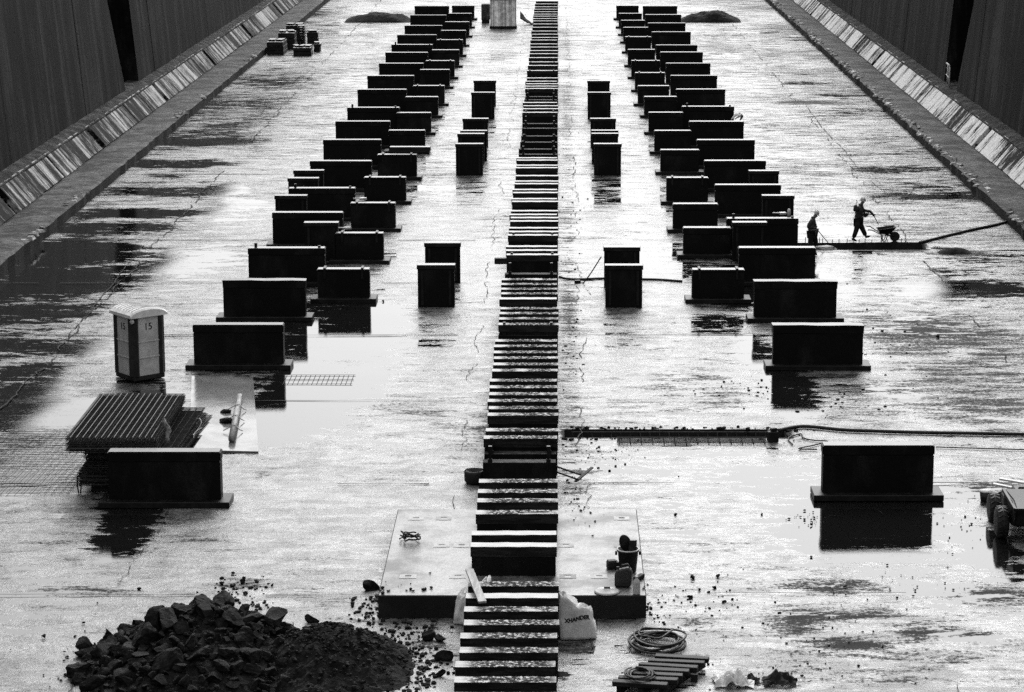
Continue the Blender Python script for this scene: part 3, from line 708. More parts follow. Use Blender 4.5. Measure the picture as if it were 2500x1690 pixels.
def cable(name, pts, r, mat, label, cat, z=.03):
    b = MB(); W = []
    for q in pts: w = P(q[0], q[1], q[2] if len(q) > 2 else 0); w.z += z; W.append(w)
    out = []
    for i in range(len(W) - 1):
        p0, p1, p2, p3 = W[max(i - 1, 0)], W[i], W[i + 1], W[min(i + 2, len(W) - 1)]
        for k in range(6):
            t = k / 6; out.append(.5 * ((2 * p1) + (-p0 + p2) * t + (2 * p0 - 5 * p1 + 4 * p2 - p3) * t * t + (-p0 + 3 * p1 - 3 * p2 + p3) * t ** 3))
    out.append(W[-1]); b.tube(out, r, 6); return tag(b.build(name, M[mat]), label, cat)
cable('hose', [(1900, 1056), (1960, 1046), (2050, 1054), (2120, 1057), (2250, 1061), (2380, 1063), (2480, 1065), (2560, 1066)], .055, 'black', 'thick black hose running from the trench end to the dock side', 'hose', .06)
cable('wire', [(2285, 1094), (2380, 1097), (2480, 1100), (2560, 1102)], .018, 'black', 'thin dark wire stretched behind the front block on the workers\u2019 side', 'wire')
cable('wire', [(1935, 1088), (1925, 1072), (1955, 1062), (1962, 1072), (1990, 1078), (2020, 1080), (1985, 1090), (1950, 1098), (1995, 1100)], .02, 'black', 'tangled black wire on the floor past the trench end', 'wire')
cable('cable', [(1366, 678), (1385, 683), (1420, 684), (1470, 682), (1520, 683), (1570, 684), (1610, 685), (1665, 689)], .05, 'black', 'black cable lying across the floor behind a box block', 'cable')
cable('hose', [(2245, 596), (2300, 582), (2370, 565), (2440, 550), (2500, 530), (2560, 512)], .06, 'black', 'black hose curving from the far trench to the dock side', 'hose', .06)
cable('rope', [(1468, 628, 1.0), (1440, 672, .35), (1423, 694, .0)], .022, 'black', 'taut dark rope from a box block down to the floor', 'rope', .02)
p = P(1410, 692); b = MB(); b.box((0, 0, 0), (.22, .16, .12), .2); b.box((.16, 0, 0), (.2, .05, .04)); tag(b.build('rope_anchor', M['steel'], None, p, bevel=.01), 'small dark iron weight at the foot of a taut rope', 'weight')

# floor board under the pole, pole, rag
c0, c1, c2, c3 = P(463, 1103), P(631, 1107), P(618, 926), P(468, 922)
b = MB(); vs = [(c.x, c.y) for c in (c0, c1, c2, c3)]; b.prism(vs, 'z', .0, .055); tag(b.build('floor_sheet', M['sheet']), 'large thin wet board lying flat by the mesh stack', 'board')
p, q = P(566, 1072, .16), P(585, 966, .16)
pl = thing('timber_pole', 'grey split timber pole lying on the thin board', 'pole', (p.x, p.y, .06))
b = MB(); v = (q - p); b.tube([(0, 0, .09), Vector((0, 0, .09)) + v * .5, Vector((0, 0, .09)) + v], [.10, .095, .085], 9); b.jitter(.012, 6); b.build('pole', M['timber'], pl)
for t in (.22, .45, .7):
    b = MB(); c = v * t; b.tube([c + Vector((-.3, 0, .05)), c + Vector((-.1, .05, .15)), c + Vector((.05, .02, .21)), c + Vector((.16, -.04, .1)), c + Vector((.25, .05, .03))], .016, 5); b.build('binding', M['wire'], pl)
for (px, py, s, lab) in ((553, 1036, .16, 'lumpy dark clod beside the middle of the timber pole'), (543, 1031, .07, 'little dark stone just left of the clod by the pole'), (552, 1012, .13, 'flat dark scrap lying above the clod by the pole')):
    b = MB(); bmesh.ops.create_icosphere(b.bm, subdivisions=2, radius=s); b.jitter(s * .5, 3 / s * .3, px); o = b.build('clod', M['soil'], None, P(px, py) + Vector((0, 0, s * .3 + .05))); o.scale = (1.3, 1, .6); tag(o, lab.replace('just left of', 'next to'), 'clod')

# ------------------------------------------------------------------ on the pad
zt = .525
p = P(1533, 1396, zt); bk = thing('bucket', 'black bucket full of tools standing on the pad', 'bucket', p)
b = MB(); b.lathe([(.0, .02), (.19, .02), (.235, .50), (.255, .50), (.255, .54), (.225, .54), (.18, .06), (0, .06)], seg=24, cap=False); b.build('pail', M['black'], bk)
b = MB(); b.lathe([(.238, .525), (.262, .525), (.262, .55), (.238, .55)], seg=24, cap=False); b.build('rim', M['grey_plastic'], bk)
for sx in (-1, 1):
    b = MB(); b.box((sx * .27, 0, .40), (.05, .07, .09)); b.build('lug', M['dark_plastic'], bk, bevel=.01)
b = MB(); b.lathe([(.0, -.03), (.12, -.03), (.135, 0), (.12, .03), (0, .03)], seg=20, axis='y', cap=False)
o = tag(b.build('trowel_blade', M['steel'], None, (p.x - .06, p.y + .05, zt + .66)), 'rounded dark tool blade sticking out of the bucket', 'tool'); o.scale = (1, 1, 1.55); o.rotation_euler.y = R(-18)
b = MB(); b.box((0, 0, 0), (.26, .22, .17), .2); b.box((-.02, 0, .17), (.2, .16, .03), .2)
tag(b.build('tool_box', M['dark_timber'], None, (p.x - .34, p.y + .25, zt + .0), bevel=.01), 'small dark box standing behind the bucket', 'box').location.z = zt
b = MB(); b.box((0, 0, 0), (.18, .14, .3)); b.jitter(.05, 5); tag(b.build('glove', M['dark_cloth'], None, (p.x + .1, p.y - .02, zt + .45)), 'dark crumpled glove heaped in the bucket', 'glove')
p = P(1522, 1433, zt); cn = thing('jerry_can', 'slanting dark grey jerry can leaning on the bucket', 'canister', p, R(-12))
b = MB(); b.prism([(-.19, 0), (.17, .02), (.20, .40), (.12, .47), (-.13, .40), (-.19, .32)], 'y', -.09, .09); b.build('can', M['dark_plastic'], cn, bevel=.03)
b = MB(); b.tube([(-.05, 0, .44), (-.03, 0, .50), (.1, 0, .53), (.14, 0, .46)], .022, 6); b.build('handle', M['dark_plastic'], cn)
b = MB(); b.lathe([(.0, 0), (.035, 0), (.035, .06), (0, .06)], c=(-.13, 0, .40), seg=10, cap=False); b.build('spout_cap', M['black'], cn)
p = P(1482, 1446, zt); b = MB(); b.lathe([(0, 0), (.27, 0), (.285, .02), (.25, .05), (.08, .07), (.07, .09), (0, .09)], seg=28, cap=False); ld = tag(b.build('pail_lid', M['grey_plastic'], None, p), 'round grey lid lying flat on the pad', 'lid')
b = MB(); b.box((0, 0, .09), (.14, .05, .035)); b.build('grip', M['black'], ld, bevel=.01)
p = P(1554, 1450, zt); bt = thing('plastic_bottle', 'clear plastic bottle standing at the pad corner', 'bottle', p)
b = MB(); b.lathe([(0, 0), (.08, .0), (.085, .03), (.08, .1), (.085, .15), (.08, .2), (.085, .26), (.05, .33), (.03, .35), (.03, .38), (0, .38)], seg=16, cap=False); b.build('bottle', M['clear'], bt)
b = MB(); b.lathe([(0, .38), (.034, .38), (.034, .41), (0, .41)], seg=12, cap=False); b.build('cap', M['grey_plastic'], bt)
p = P(1001, 1322, zt); b = MB()
for i in range(9):
    a = random.uniform(0, 6.28); r = random.uniform(.1, .28)
    b.tube([(r * math.cos(a + k), r * .9 * math.sin(a + k) + random.uniform(-.1, .1), .03 + .02 * i + random.uniform(0, .05)) for k in (0, .7, 1.4, 2.1, 2.8)], .02, 5)
tag(b.build('rope_tangle', M['black'], None, p), 'dark tangle of rope dropped on the pad', 'rope')
p = P(1560, 1415, zt); b = MB(); b.box((0, 0, 0), (.12, .35, .1), -.5); tag(b.build('timber_offcut', M['dark_timber'], None, p, bevel=.01), 'short dark offcut on the pad edge behind the bottle', 'offcut')

# plank leaning on the keel row
p, q = P(1178, 1475, 1.26), P(1146, 1402, 1.30)
pk = MB(); pk.bar(p + Vector((0, 0, .04)), q + Vector((0, 0, .10)), .17, .045); tag(pk.build('plank', M['timber']), 'short grey plank lying aslant over the keel blocks', 'plank')

# white bulk bags either side of the keel row
def bag(label, loc, rz, seed, text):
    r = thing('bulk_bag', label, 'bag', loc, rz)
    b = MB(); prev = None; n = 40; L = 14
    for j in range(L + 1):
        t = j / L; ring = []
        for k in range(n):
            a = 2 * math.pi * k / n; cx, sy = math.cos(a), math.sin(a)
            sq = 1 / max(abs(cx), abs(sy)) ** .82
            hx = (.40 + .05 * math.sin(t * 3) - .08 * t) * sq; hy = (.30 - .14 * t) * sq
            top = 1.02 - .42 * (cx * .5 + .5) - (.10 if cx > .2 else 0) * abs(math.sin(3 * a))
            v = Vector((cx * hx - .10 * t, sy * hy, .02 + t * top))
            nz = mnoise.noise_vector(v * 3.1 + Vector((seed, 0, 0))) * .10 * (.35 + t) + mnoise.noise_vector(v * 7 + Vector((0, seed, 0))) * .035
            if sy < -.4 and text: nz *= .5
            v += nz; v.z = max(.01, v.z); ring.append(b.bm.verts.new(v))
        if prev:
            for k in range(n): b.bm.faces.new((prev[k], prev[(k + 1) % n], ring[(k + 1) % n], ring[k]))
        else: b.bm.faces.new(ring[::-1])
        prev = ring
    c = b.bm.verts.new((-.1, 0, .55))
    for k in range(n): b.bm.faces.new((prev[k], prev[(k + 1) % n], c))
    bo = b.build('bag_body', M['white'], r, smooth=True)
    for sx in (-1, 1):
        q = MB(); q.tube([(sx * .22 - .1, -.1, .85 - .3 * (sx > 0)), (sx * .24 - .08, -.05, 1.02 - .34 * (sx > 0)), (sx * .2 - .06, .05, .95 - .3 * (sx > 0))], .02, 5); q.build('loop_handle', M['white'], r)
    if text:
        cu = bpy.data.curves.new('lettering', 'FONT'); cu.body = text; cu.size = .112; cu.align_x = 'CENTER'; cu.extrude = .006; cu.offset = .006
        to = bpy.data.objects.new('tmp', cu); COL.objects.link(to); dg = bpy.context.evaluated_depsgraph_get(); me = bpy.data.meshes.new_from_object(to.evaluated_get(dg)); bpy.data.objects.remove(to)
        from mathutils.bvhtree import BVHTree
        tree = BVHTree.FromPolygons([v.co.copy() for v in bo.data.vertices], [tuple(pg.vertices) for pg in bo.data.polygons])
        bmx = bmesh.new(); bmx.from_mesh(me); bmesh.ops.subdivide_edges(bmx, edges=[e for e in bmx.edges if e.calc_length() > .04], cuts=2); bmesh.ops.triangulate(bmx, faces=bmx.faces[:])
        for v in bmx.verts:
            x, y, dz = v.co; o = Vector((x - .03, -2, .42 + y - .10 * (abs(x) / .35) * (x < 0) * .2 + .03 * math.sin(x * 9)))
            h = tree.ray_cast(o, Vector((0, 1, 0)))
            yy = (h[0].y if h[0] else -.3) - .006 - (dz > 0) * .004
            v.co = Vector((o.x, yy, o.z))
        bmx.to_mesh(me); bmx.free(); me.materials.clear(); me.materials.append(M['letters'])
        to = bpy.data.objects.new('lettering', me); COL.objects.link(to); to.parent = bo
    return r
p = P(1404, 1563); bag('sagging white bulk bag with dark printed lettering beside the keel row', (p.x + .06, p.y + .3, 0), R(4), 1.3, 'XHANDER')
p = P(1120, 1535); bag('white bulk bag half hidden behind the keel row near the rubble', (p.x + .27, p.y + .5, 0), R(170), 5.1, '')

# drum and beam stub by the keel row, tripod tool
p = P(1160, 1186); dr = thing('tub', 'round black tub standing by the keel row beside the pad', 'tub', (p.x - .02, p.y + .25, 0))
b = MB(); b.lathe([(0, 0), (.22, 0), (.27, .08), (.28, .3), (.26, .36), (.22, .36), (.2, .1), (0, .1)], seg=22, cap=False); b.build('tub_body', M['black'], dr)
b = MB(); b.tube([(-.27, 0, .33), (-.2, -.1, .42), (0, -.15, .45), (.2, -.1, .42), (.27, 0, .33)], .015, 5); b.build('handle', M['black'], dr)
p = P(1222, 641, .9); b = MB(); b.box((0, 0, 0), (.75, .25, .22)); tag(b.build('beam_stub', M['dark_timber'], None, (p.x + .15, p.y, .85), bevel=.02), 'dark beam end jutting out of the keel row', 'beam')
p = P(1372, 1184); tr = thing('shovel', 'black tool with splayed legs lying by the keel row', 'tool', p)
q1 = P(1437, 1172, .12) - p
b = MB(); b.tube([(-.15, .2, .45), q1 + Vector((-.15, 0, .12))], .025, 6); b.tube([(-.15, -.1, .38), q1 + Vector((-.25, -.2, .05))], .025, 6); b.build('leg', M['black'], tr)
b = MB(); b.bar(q1 + Vector((-.35, -.25, .02)), q1 + Vector((.1, .25, .28)), .09, .03); b.build('blade', M['black'], tr)

# cable coil and slatted pallet in the front
p = P(1605, 1577); cc = thing('cable_coil', 'coil of dark cable lying on the floor behind the pallet', 'cable coil', p)
b = MB()
for i in range(9):
    rx = random.uniform(.40, .58); cx, cy = random.uniform(-.06, .06), random.uniform(-.08, .08)
    b.tube([(cx + rx * math.cos(k * .2617), cy + rx * 1.05 * math.sin(k * .2617), .04 + .02 * i + .03 * math.sin(k * .52 + i)) for k in range(25)], .024, 6)
b.build('coil', M['rust_bar'], cc)
b = MB(); b.tube([(-.1 + .3 * math.cos(k * .3), .1 + .35 * math.sin(k * .3), .26 + .02 * math.sin(k)) for k in range(3, 20)] + [(.35, .5, .2)], .022, 6); b.build('loose_end', M['rust_bar'], cc)
pf = P(1665, 1603, .26)
pa = thing('pallet', 'low dark slatted timber pallet on the floor beside the cable coil', 'pallet', (pf.x, pf.y, 0), R(-9))
for k in range(7):
    b = MB(); b.box((-.11 * k + .02 * (k % 2), -.29 * k, .17), (1.12 + .05 * (k % 3), .19, .10), random.uniform(-.03, .03)); b.jitter(.02, 3, k); b.build('slat', M['dark_timber'], pa, bevel=.012)
for x in (-.42, .02, .44):
    b = MB(); b.bar((x - .66, -1.8, .10), (x, .08, .10), .11, .13); b.build('bearer', M['dark_timber'], pa)
b = MB(); b.box((.34, -.75, 0), (.14, .16, .17)); b.build('block_foot', M['dark_timber'], pa)
b = MB()
for i in range(3): b.tube([(-.85 + .26 * math.cos(k * .35 + i) - .06 * i, -1.25 + .35 * math.sin(k * .35 + i), .30 + .02 * i) for k in range(18)], .018, 5)
tag(b.build('rope_loop', M['rust_bar'], None, pa.location), 'loops of dark rope lying on the slatted stack', 'rope')
for px, py, s, lab, mt in ((1788, 1655, .30, 'pale crumpled sheet on the floor at the bottom edge', 'white'), (1826, 1650, .17, 'dark crumpled sheet beside the pale one at the bottom edge', 'dark_cloth'), (1900, 1654, .26, 'dark glove-like bundle of rags at the bottom edge', 'dark_cloth')):
    b = MB(); G = {}
    for i in range(25):
        for j in range(17):
            u, v = (i / 24 - .5) * 2, (j / 16 - .5) * 2; q = Vector((u * 1.3 + px, v * 1.3, py * .1))
            ridge = abs(mnoise.noise(q * 1.1)) * 1.3 + abs(mnoise.noise(q * 2.3)) * .6
            hgt = s * (.12 + ridge) * max(0, 1 - (u * u + v * v) * .55)
            w = mnoise.noise_vector(q * 1.4) * s * .35
            G[i, j] = b.bm.verts.new((u * s * 1.35 + w.x, v * s * 1.1 + w.y, max(.01, hgt)))
    for i in range(24):
        for j in range(16): b.bm.faces.new((G[i, j], G[i + 1, j], G[i + 1, j + 1], G[i, j + 1]))
    o = tag(b.build('crumpled_sheet', M[mt], None, P(px, py) + Vector((0, -.35, .01))), lab, 'sheet'); sm_ = o.modifiers.new('t', 'SOLIDIFY'); sm_.thickness = .008

# ------------------------------------------------------------------ rubble, soil and stones
def rock_mesh(seed, sub=2):
    b = MB(); rnd = random.Random(seed); bmesh.ops.create_icosphere(b.bm, subdivisions=sub, radius=.5)
    planes = [(Vector((rnd.gauss(0, 1), rnd.gauss(0, 1), rnd.gauss(0, 1))).normalized(), rnd.uniform(.16, .40)) for _ in range(9)]
    for v in b.bm.verts:
        for nrm, dd in planes:
            e = v.co.dot(nrm) - dd
            if e > 0: v.co -= nrm * e
        v.co += .05 * mnoise.noise_vector(v.co * 3 + Vector((seed, 0, 0))) + .028 * mnoise.noise_vector(v.co * 9 + Vector((seed, 3, 0))) + .012 * mnoise.noise_vector(v.co * 22 + Vector((seed, 3, 0)))
    bmesh.ops.recalc_face_normals(b.bm, faces=b.bm.faces[:])
    me = bpy.data.meshes.new('rock'); b.bm.to_mesh(me); b.bm.free(); me.materials.append(M['rock']); return me
RM = [rock_mesh(i, 4 if i < 8 else 3) for i in range(14)]
def rock(loc, size, label, group, flat=.75):
    o = bpy.data.objects.new('rock', random.choice(RM)); COL.objects.link(o); o.location = loc
    o.rotation_euler = (random.uniform(-.6, .6), random.uniform(-.6, .6), random.uniform(0, 6.3)); o.scale = (size * random.uniform(.8, 1.35), size * random.uniform(.75, 1.1), size * random.uniform(flat - .2, flat + .2))
    return tag(o, label, 'rock', group)
hc = P(500, 1612); HX, HY, HH = 2.68, 3.1, 1.2
sc2 = P(800, 1628); SX, SY, SH = 1.95, 2.3, .95
def heap_h(x, y):
    r = math.hypot((x - hc.x) / HX, (y - hc.y) / HY); r *= 1 + .12 * mnoise.noise(Vector((x * .8, y * .8, 0)))
    return HH * max(0, 1 - r ** 1.05)
def soil_h(x, y):
    r = math.hypot((x - sc2.x) / SX, (y - sc2.y) / SY); r *= 1 + .2 * mnoise.noise(Vector((x * .9, y * .9, 4)))
    return SH * max(0, 1 - r ** 1.15)
def heapmesh(name, fn, c, rx, ry, step, mat, amp):
    b = MB(); nx, ny = int(2.4 * rx / step), int(2.4 * ry / step); G = {}
    for i in range(nx + 1):
        for j in range(ny + 1):
            x, y = c.x - 1.2 * rx + i * step, c.y - 1.2 * ry + j * step
            h = fn(x, y); h += amp * mnoise.noise(Vector((x * 3.5, y * 3.5, 1))) * min(1, h * 4) + amp * .6 * mnoise.noise(Vector((x * 9, y * 9, 1))) * min(1, h * 4)
            G[i, j] = b.bm.verts.new((x, y, h - .05 if h > 0 else -.06))
    for i in range(nx):
        for j in range(ny):
            q = [G[i, j], G[i + 1, j], G[i + 1, j + 1], G[i, j + 1]]
            if max(v.co.z for v in q) > -.04: b.bm.faces.new(q)
    return stuff(b.build(name, mat, smooth=False))
heapmesh('rubble_fines', heap_h, hc, HX, HY, .09, M['soil'], .10)
heapmesh('soil_heap', soil_h, sc2, SX, SY, .06, M['soil'], .14)
pts = []; tries = 0
while len(pts) < 270 and tries < 9000:
    tries += 1
    x, y = hc.x + random.uniform(-1.05, 1.05) * HX, hc.y + random.uniform(-1.05, 1.05) * HY
    h = heap_h(x, y)
    if h < .02 or y > hc.y + 1.2: continue
    s = random.choice((.2, .26, .34, .4, .5, .62, .8)) * (1 if h > .25 else .75)
    if all((x - a) ** 2 + (y - c) ** 2 > ((s + q) * .27) ** 2 for a, c, q in pts):
        pts.append((x, y, s)); rock((x, y, h + s * .05), s, 'angular dark rock lying in the big rubble heap', 'rocks of the rubble heap')
for px, py, s, lab in ((1010, 1352, .0, ''), (906, 1440, .34, 'dark boulder on the floor by the corner of the pad'), (1046, 1562, .36, 'dark boulder beside the keel row, the one farther from it'.replace('farther', 'further')), (1076, 1566, .33, 'dark boulder touching the foot of the white bag'),
                       (1084, 1612, .34, 'dark boulder by the keel row below the pair of boulders'), (1074, 1652, .26, 'small boulder near the keel row at the bottom edge'), (762, 1519, .30, 'rock perched where the rubble meets the soil heap'),
                       (205, 1585, .55, 'large rounded boulder at the foot of the rubble heap'), (264, 1552, .24, 'small rock above the large rounded boulder of the heap'), (186, 1668, .42, 'rock cut by the bottom edge below the rubble heap'), (108, 1558, .15, 'small jagged stone alone on the floor'),
                       (340, 1440, .12, 'small square stone in the shallow floor patch'), (542, 1428, .13, 'dark stone above the rubble heap in the gritty patch'), (664, 1431, .1, 'small dark stone alone beyond the rubble heap'), (592, 1424, .2, 'knobbly clod behind the peak of the rubble heap'), (204, 1523, .1, 'small dark stone in a short row uphill of the boulder'),
                       (1685, 1460, .13, 'round dark stone on the floor beyond the pad'), (1650, 1258, .1, 'small stone alone on the smooth bright floor'), (1860, 1258, .08, 'tiny dark stone near the front block on the workers\u2019 side'), (1745, 1437, .12, 'dark stone among small stones right of the pad'.replace('right of', 'beyond')), (1707, 1442, .12, 'upright dark stone among small stones beyond the pad'),
                       (1768, 1472, .12, 'leaning dark stone among small stones beyond the pad'), (2064, 1434, .14, 'dark stone lying at a muddy patch'), (1752, 1410, .14, 'flat dark stone on the bright floor beyond the pad'), (1690, 1413, .16, 'flat dark slab of stone farther beyond the pad'), (1980, 1283, .12, 'stone at the mirror edge of the front block'),
                       (2290, 826, .22, 'dark round clod on the muddy floor by the wall'), (936, 738, .16, 'dark clod by the foot of a narrow bilge block'), (1812, 1498, .1, 'pebble')):
    if not s or lab == 'pebble': continue
    rock(P(px, py) + Vector((0, 0, s * .22)), s, lab, None, .7) if False else tag(rock(P(px, py) + Vector((0, 0, s * .22)), s, lab, 'x', .7), lab, 'rock')
for o in list(scn.objects):
    if o.get('group') == 'x': del o['group']
def scatter(name, centres, n, smin, smax, mat):
    b = MB()
    for i in range(n):
        px, py, rx, ry = random.choice(centres); p = P(px + random.gauss(0, rx), py + random.gauss(0, ry)); s = random.uniform(smin, smax) * random.choice((.5, .7, 1, 1.3))
        if TR2[0] < p.x < TR2[1] and TR2[2] < p.y < TR2[3]: continue
        if abs(p.x - pad.location.x) < PW / 2 and pad.location.y < p.y < pad.location.y + PD: p.z = .53
        r = bmesh.ops.create_icosphere(b.bm, subdivisions=1, radius=s)
        m = Matrix.Translation(p + Vector((0, 0, s * .4))) @ Euler((0, 0, random.uniform(0, 6))).to_matrix().to_4x4() @ Matrix.Diagonal((random.uniform(.8, 1.6), 1, random.uniform(.5, .9), 1))
        for v in r['verts']: v.co = m @ (v.co + s * .35 * mnoise.noise_vector(v.co / s + Vector((i, 0, 0))))
    return stuff(b.build(name, mat))
scatter('gravel', [(1010, 1580, 35, 45), (960, 1640, 40, 30), (980, 1540, 40, 25), (900, 1490, 25, 20), (1040, 1640, 30, 30)], 480, .012, .05, M['rock'])
def heap_gravel(n):
    b = MB()
    for i in range(n):
        t = random.random()
        if t < .45: x, y = hc.x + random.gauss(0, HX * .42), hc.y + random.gauss(-.5, HY * .42); h = heap_h(x, y)
        else: x, y = sc2.x + random.gauss(.2, SX * .45), sc2.y + random.gauss(-.3, SY * .45); h = max(soil_h(x, y), heap_h(x, y))
        s_ = random.uniform(.01, .045) * random.choice((.6, 1, 1, 1.5)); r = bmesh.ops.create_icosphere(b.bm, subdivisions=1, radius=s_)
        m = Matrix.Translation((x, y, h + .02)) @ Euler((random.uniform(0, 3), 0, random.uniform(0, 6))).to_matrix().to_4x4() @ Matrix.Diagonal((random.uniform(.8, 1.7), 1, random.uniform(.5, .9), 1))
        for v in r['verts']: v.co = m @ (v.co + s_ * .4 * mnoise.noise_vector(v.co / s_ + Vector((i, 0, 0))))
    return stuff(b.build('gravel', M['rock']))
heap_gravel(1300)
scatter('gravel', [(600, 1420, 35, 12), (630, 1475, 18, 14), (560, 1440, 30, 12), (230, 1600, 40, 30), (190, 1640, 40, 20)], 180, .015, .05, M['rock'])
scatter('gravel', [(1900, 1500, 160, 50), (1720, 1470, 60, 40), (1990, 1560, 90, 30), (1610, 1500, 30, 30), (2200, 1440, 120, 30), (1950, 1640, 200, 30)], 300, .010, .028, M['rock'])
scatter('gravel', [(1450, 1046, 50, 1.5), (1600, 1046, 60, 1.5), (1780, 1046, 70, 1.5), (1460, 1072, 60, 2), (1900, 1062, 30, 8)], 130, .02, .06, M['soil'])
scatter('gravel', [(1450, 1090, 50, 16), (1420, 1290, 30, 30), (1400, 1180, 20, 40), (1500, 1120, 60, 20), (1980, 1265, 30, 10), (2350, 1270, 60, 40)], 260, .010, .03, M['rock'])
scatter('gravel', [(1395, 560, 16, 120), (1395, 850, 16, 80), (2050, 990, 90, 20), (2120, 830, 70, 60), (1800, 950, 60, 14)], 260, .015, .045, M['rock'])
# dark spoil piles far up the dock and beyond the workers' trench
def pile(px0, px1, py, h, label):
    a, c = P(px0, py), P(px1, py); b = MB(); L = c.x - a.x
    for i in range(31):
        for j in range(13): pass
    G = {}
    for i in range(41):
        for j in range(17):
            u, v = i / 40, j / 16; e = (math.sin(math.pi * u) ** .55) * (math.sin(math.pi * v) ** .8)
            x, y = u * L, v * L * .62; hh = h * e * (1 + .5 * mnoise.noise(Vector((x * .8, y * .8, px0)))) + .12 * h * mnoise.noise(Vector((x * 4, y * 4, 0))) * e
            G[i, j] = b.bm.verts.new((x, y, hh - .03))
    for i in range(40):
        for j in range(16): b.bm.faces.new((G[i, j], G[i + 1, j], G[i + 1, j + 1], G[i, j + 1]))
    return tag(b.build('spoil_pile', M['soil'], None, a), label, 'spoil pile')
pile(838, 1010, 56, .75, 'low dark spoil pile far up the dock on the toilet side')
pile(1660, 1812, 56, .85, 'low dark spoil pile far up the dock on the workers\u2019 side')
pile(2292, 2378, 622, .20, 'small dark spoil mound on the floor past the workers')
pile(1945, 1965, 74, .3, 'x')['label'] = 'tiny dark mound far up the dock'

# ------------------------------------------------------------------ far stacks
def stack(px0, px1, py, h, dep, layers, label, cols=1, gapwhite=False):
    a, c = P(px0, py), P(px1, py); w = c.x - a.x; r = thing('timber_stack', label, 'timber stack', ((a.x + c.x) / 2, a.y, 0), R(random.uniform(-3, 3)), 'timber stacks by the dock side')
    lh = h / layers
    for k in range(layers):
        b = MB(); nb = max(2, int(dep / .35))
        b.box((random.uniform(-.05, .05), dep / 2, k * lh), (w, dep, lh * (.55 if gapwhite else .92)), 0, mi={1: 1})
        if gapwhite:
            for q in (-1, 1): b.box((q * w * .36, dep / 2, k * lh + lh * .55), (w * .2, dep, lh * .45))
        b.build('timber_layer', [M['dark_timber'], M['cap']], r, bevel=.02)
    for k in range(cols):
        b = MB(); b.box((-w / 2 + w * (k + .5) / cols, dep * .5, h), (w / cols * .8, dep * random.uniform(.5, .8), .1), random.uniform(-.3, .3), mi={1: 1}); b.build('loose_board', [M['dark_timber'], M['cap']], r)
    return r
stack(651, 691, 134, .95, 2.4, 3, 'low wide dark timber stack, the one closest to the dock side', 2)
stack(715, 759, 137, .62, 1.9, 2, 'low dark timber stack with three pale boards on top', 3)
stack(679, 719, 121, 1.25, 2.2, 3, 'taller dark timber stack behind the one closest to the dock side', 2)
stack(725, 743, 110, 1.35, 1.2, 7, 'tall narrow stack of layers with bright gaps between them', 1, True)
stack(699, 741, 100, 1.2, 1.6, 3, 'dark timber stack standing farthest back of the group', 2)
stack(749, 776, 107, .9, 1.1, 2, 'upright grey box-like stack at the outer end of the group', 1)
stack(765, 781, 127, .6, 1.2, 2, 'small dark crate-like stack in front of the grey box', 1)
# ribbed cabin, smaller box and tarpaulin far up beside the keel row
a, c = P(1197, 70), P(1260, 70); cb = thing('site_box', 'pale vertically ribbed cabin far up beside the keel row', 'cabin', ((a.x + c.x) / 2, a.y, 0)); w = c.x - a.x
b = MB(); n = 26
for i in range(n): b.box((-w / 2 + w * (i + .5) / n, .03 if i % 2 else 0, .2), (w / n * 1.02, .08, 2.1))
b.box((0, 1.1, .2), (w - .02, 2.0, 2.1)); b.build('ribbed_wall', M['ribbed'], cb)
b = MB(); b.box((0, 1.05, 0), (w + .1, 2.3, .2)); b.build('skid', M['steel'], cb)
b = MB(); b.box((0, 1.05, 2.3), (w + .1, 2.3, .1)); b.build('roof', M['grey_plastic'], cb)
a, c = P(1175, 57), P(1196, 57); b = MB(); w = c.x - a.x; b.box((0, .5, .25), (w, 1.0, 1.3)); q = b.build('crate', M['step'], None, ((a.x + c.x) / 2, a.y, 0), bevel=.04); tag(q, 'small grey crate standing beside the ribbed cabin', 'crate')
b = MB(); b.box((0, .5, 0), (w * .9, .9, .25)); b.build('crate_base', M['steel'], q)
a = P(1270, 62); b = MB(); G = {}
for i in range(13):
    for j in range(9):
        u, v = i / 12, j / 8; G[i, j] = b.bm.verts.new((u * 1.15, v * 1.4, .02 + 1.1 * (1 - u) ** 1.4 * (1 - abs(v - .5)) + .12 * mnoise.noise(Vector((u * 5, v * 5, 2)))))
for i in range(12):
    for j in range(8): b.bm.faces.new((G[i, j], G[i + 1, j], G[i + 1, j + 1], G[i, j + 1]))
ta = tag(b.build('tarpaulin', M['dark_cloth'], None, a, smooth=True), 'dark tarpaulin draped off the side of the ribbed cabin', 'tarpaulin')
sm = ta.modifiers.new('t', 'SOLIDIFY'); sm.thickness = .02
# board lying over an inner block
z = 1.27; zc = zcof(367.6, z); b = MB(); w = (1051 - 951.6) * zc / F; b.box((0, .2, 0), (w, .42, .2), 0, mi={1: 1})
tag(b.build('beam', [M['dark_timber'], M['cap']], None, ((951.6 + 1051 - 2 * VX) / 2 * zc / F, (zc - (H - z) * SP) / CP - .12, 1.255), bevel=.015), 'loose dark beam laid across a narrow bilge block', 'beam')
